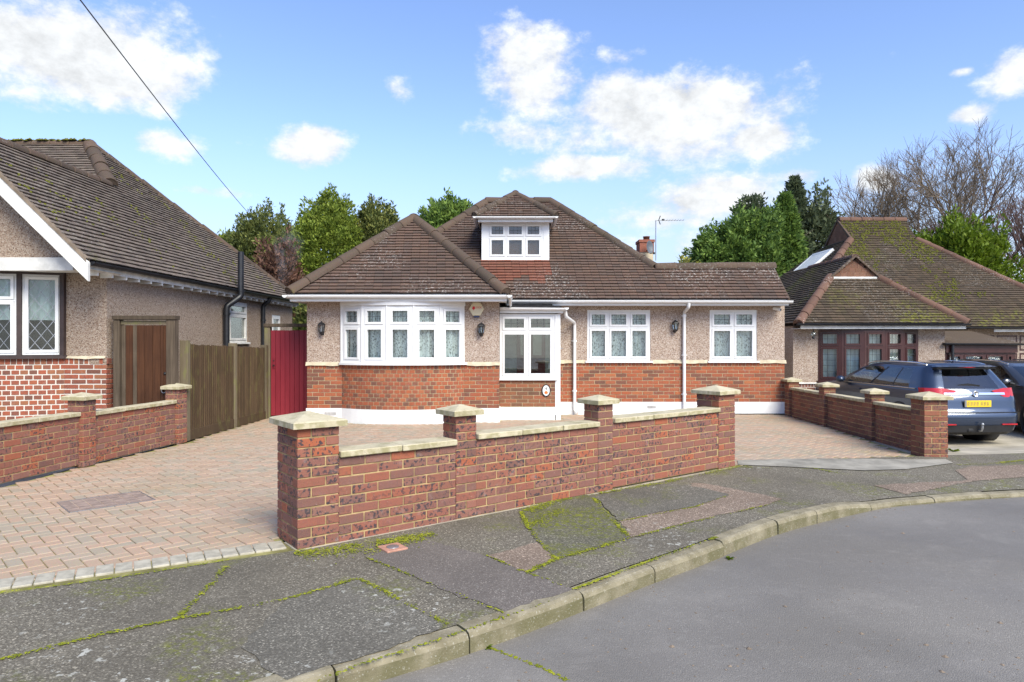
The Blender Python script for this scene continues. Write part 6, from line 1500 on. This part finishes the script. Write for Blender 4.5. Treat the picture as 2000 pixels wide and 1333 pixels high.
def bare_tree(name, x, y, h, spread, label, seed, mat, nstem=5, lean=0.0, levels=5):
    R = random.Random(seed); t = thing(name, (x, y, GZ), label, 'tree', 'bare winter trees behind the right bungalow'); tr, tw = MB(), MB()
    def grow(p, d, ln, r, lv):
        pts = [p]; q = p.copy(); dd = d.copy(); n = 3 if lv else 2
        for k in range(n):
            dd = (dd+Vector((R.gauss(0, .11), R.gauss(0, .11), R.gauss(0, .07)+.012))).normalized(); q = q+dd*(ln/n); pts.append(q.copy())
        (tr if lv >= levels-1 else tw).tube(pts, r, r*.62, n=7 if lv >= levels-1 else 4 if lv > 1 else 3, cap=False)
        if lv <= 0: return
        kids = 3 if lv >= 2 else 4
        for k in range(kids):
            a = R.uniform(.32, .80) if k else R.uniform(.05, .25); ax = dd.orthogonal().normalized(); ax = Matrix.Rotation(R.random()*6.283, 3, dd) @ ax
            nd = (Matrix.Rotation(a, 3, ax) @ dd); nd.z += .05; nd.normalize(); st = pts[-1] if k < 2 else pts[-2].lerp(pts[-1], R.random()); grow(st, nd, ln*R.uniform(.66, .86), r*.66, lv-1)
        if lv <= 3:
            for k in range(2):
                st = pts[0].lerp(pts[-1], R.uniform(.2, .9)); nd = (dd+Vector((R.gauss(0, .6), R.gauss(0, .6), R.gauss(0, .3)+.2))).normalized(); grow(st, nd, ln*.5, r*.35, max(0, lv-2))
    base = Vector((x, y, GZ))
    for s_ in range(nstem):
        a = 6.283*s_*.382+R.uniform(-.3, .3); k_ = spread*(.12+.88*(s_+.5)/nstem); d = Vector((math.cos(a)*k_+lean, math.sin(a)*k_*.6, 1)).normalized(); tr.tube([base+Vector((math.cos(a)*.15, math.sin(a)*.15, 0)), base+d*h*.18], .13, .09, n=7, cap=False); grow(base+d*h*.18, d, h*.25, .10, levels)
    tr.build('trunk', MT['bark'], t); tw.build('crown', mat, t); return t
bare_tree('bare_tree', 21.6, 33, 11.6, .95, 'large bare multi-stemmed tree behind the mossy roof', 5, MT['twig'], 6, levels=6)
bare_tree('bare_tree', 23.2, 31, 9.0, .7, 'reddish twigged bare tree at the right of the large one', 12, MT['twig_r'], 5, levels=5)

# small weeds
def weed(x, y, z, s, label, seed=1):
    R = random.Random(seed); t = thing('weed', (x, y, z), label, 'weed'); m = MB()
    for k in range(16):
        a = R.random()*6.28; e = R.uniform(.2, 1.0); d = Vector((math.cos(a), math.sin(a), e)).normalized(); w = d.cross(Vector((0, 0, 1))).normalized()*s*.16; p = Vector((x, y, z)); l = s*R.uniform(.6, 1.1)
        m.add([p, p+d*l*.6+w, p+d*l-Vector((0, 0, l*.2)), p+d*l*.6-w], [[0, 1, 2, 3]], r=R.random()*.9+.05)
    m.build('leaves', MT['leaf_br'], t)
x, y = gp(1861, 882, -.1); weed(x, y, zright(x, y), .12, 'tuft of green weed beside the end pier of the dark brick wall', 2)
x, y = gp(1425, 1092, ZROAD); weed(x, y, ZROAD, .05, 'small weed in the gutter at a kerb joint', 3)
x, y = gp(950, 1266, ZROAD); weed(x, y, ZROAD, .045, 'small weed at the crack in the road edge', 4)
# overhead service cable
pts = []
for i in range(41):
    f = i/40; p = Vector((-3.3, 1.0, 5.62)).lerp(Vector((-9.75, 25.8, 6.15)), f); p.z -= .5*4*f*(1-f)*.35; pts.append(p)
cb = MB().tube(pts, .0085, n=6).build('overhead_cable', MT['lead'], None, label='thin overhead cable crossing the sky from upper left', cat='cable')
# thin boiler steam between the two roofs
def steam():
    m = MB(); V = []; prof = [(.10, 0), (.22, .35), (.34, .8), (.48, 1.3), (.55, 1.7), (.35, 2.0), (.05, 2.1)]
    m.lathe(Matrix.Translation((-7.55, 22.5, 3.2)) @ Matrix.Rotation(rad(8), 4, 'Y'), prof, 14)
    mt = bpy.data.materials.new('steam'); mt.use_nodes = True; nt = mt.node_tree; nt.nodes.remove(nt.nodes['Principled BSDF'])
    v = nt.nodes.new('ShaderNodeVolumePrincipled'); v.inputs['Color'].default_value = (.95, .95, .95, 1); g = nt.nodes.new('ShaderNodeNewGeometry'); n = nt.nodes.new('ShaderNodeTexNoise'); n.inputs['Scale'].default_value = 2.4
    n.inputs['Detail'].default_value = 4; nt.links.new(g.outputs['Position'], n.inputs['Vector']); r = nt.nodes.new('ShaderNodeMapRange'); r.inputs['From Min'].default_value = .45; r.inputs['From Max'].default_value = .75; r.inputs['To Max'].default_value = .38
    nt.links.new(n.outputs['Fac'], r.inputs['Value']); nt.links.new(r.outputs[0], v.inputs['Density']); nt.links.new(v.outputs[0], nt.nodes['Material Output'].inputs['Volume'])
    m.build('steam', mt, None, label='faint white steam drifting up between the two roofs', cat='steam', kind='stuff')
steam()
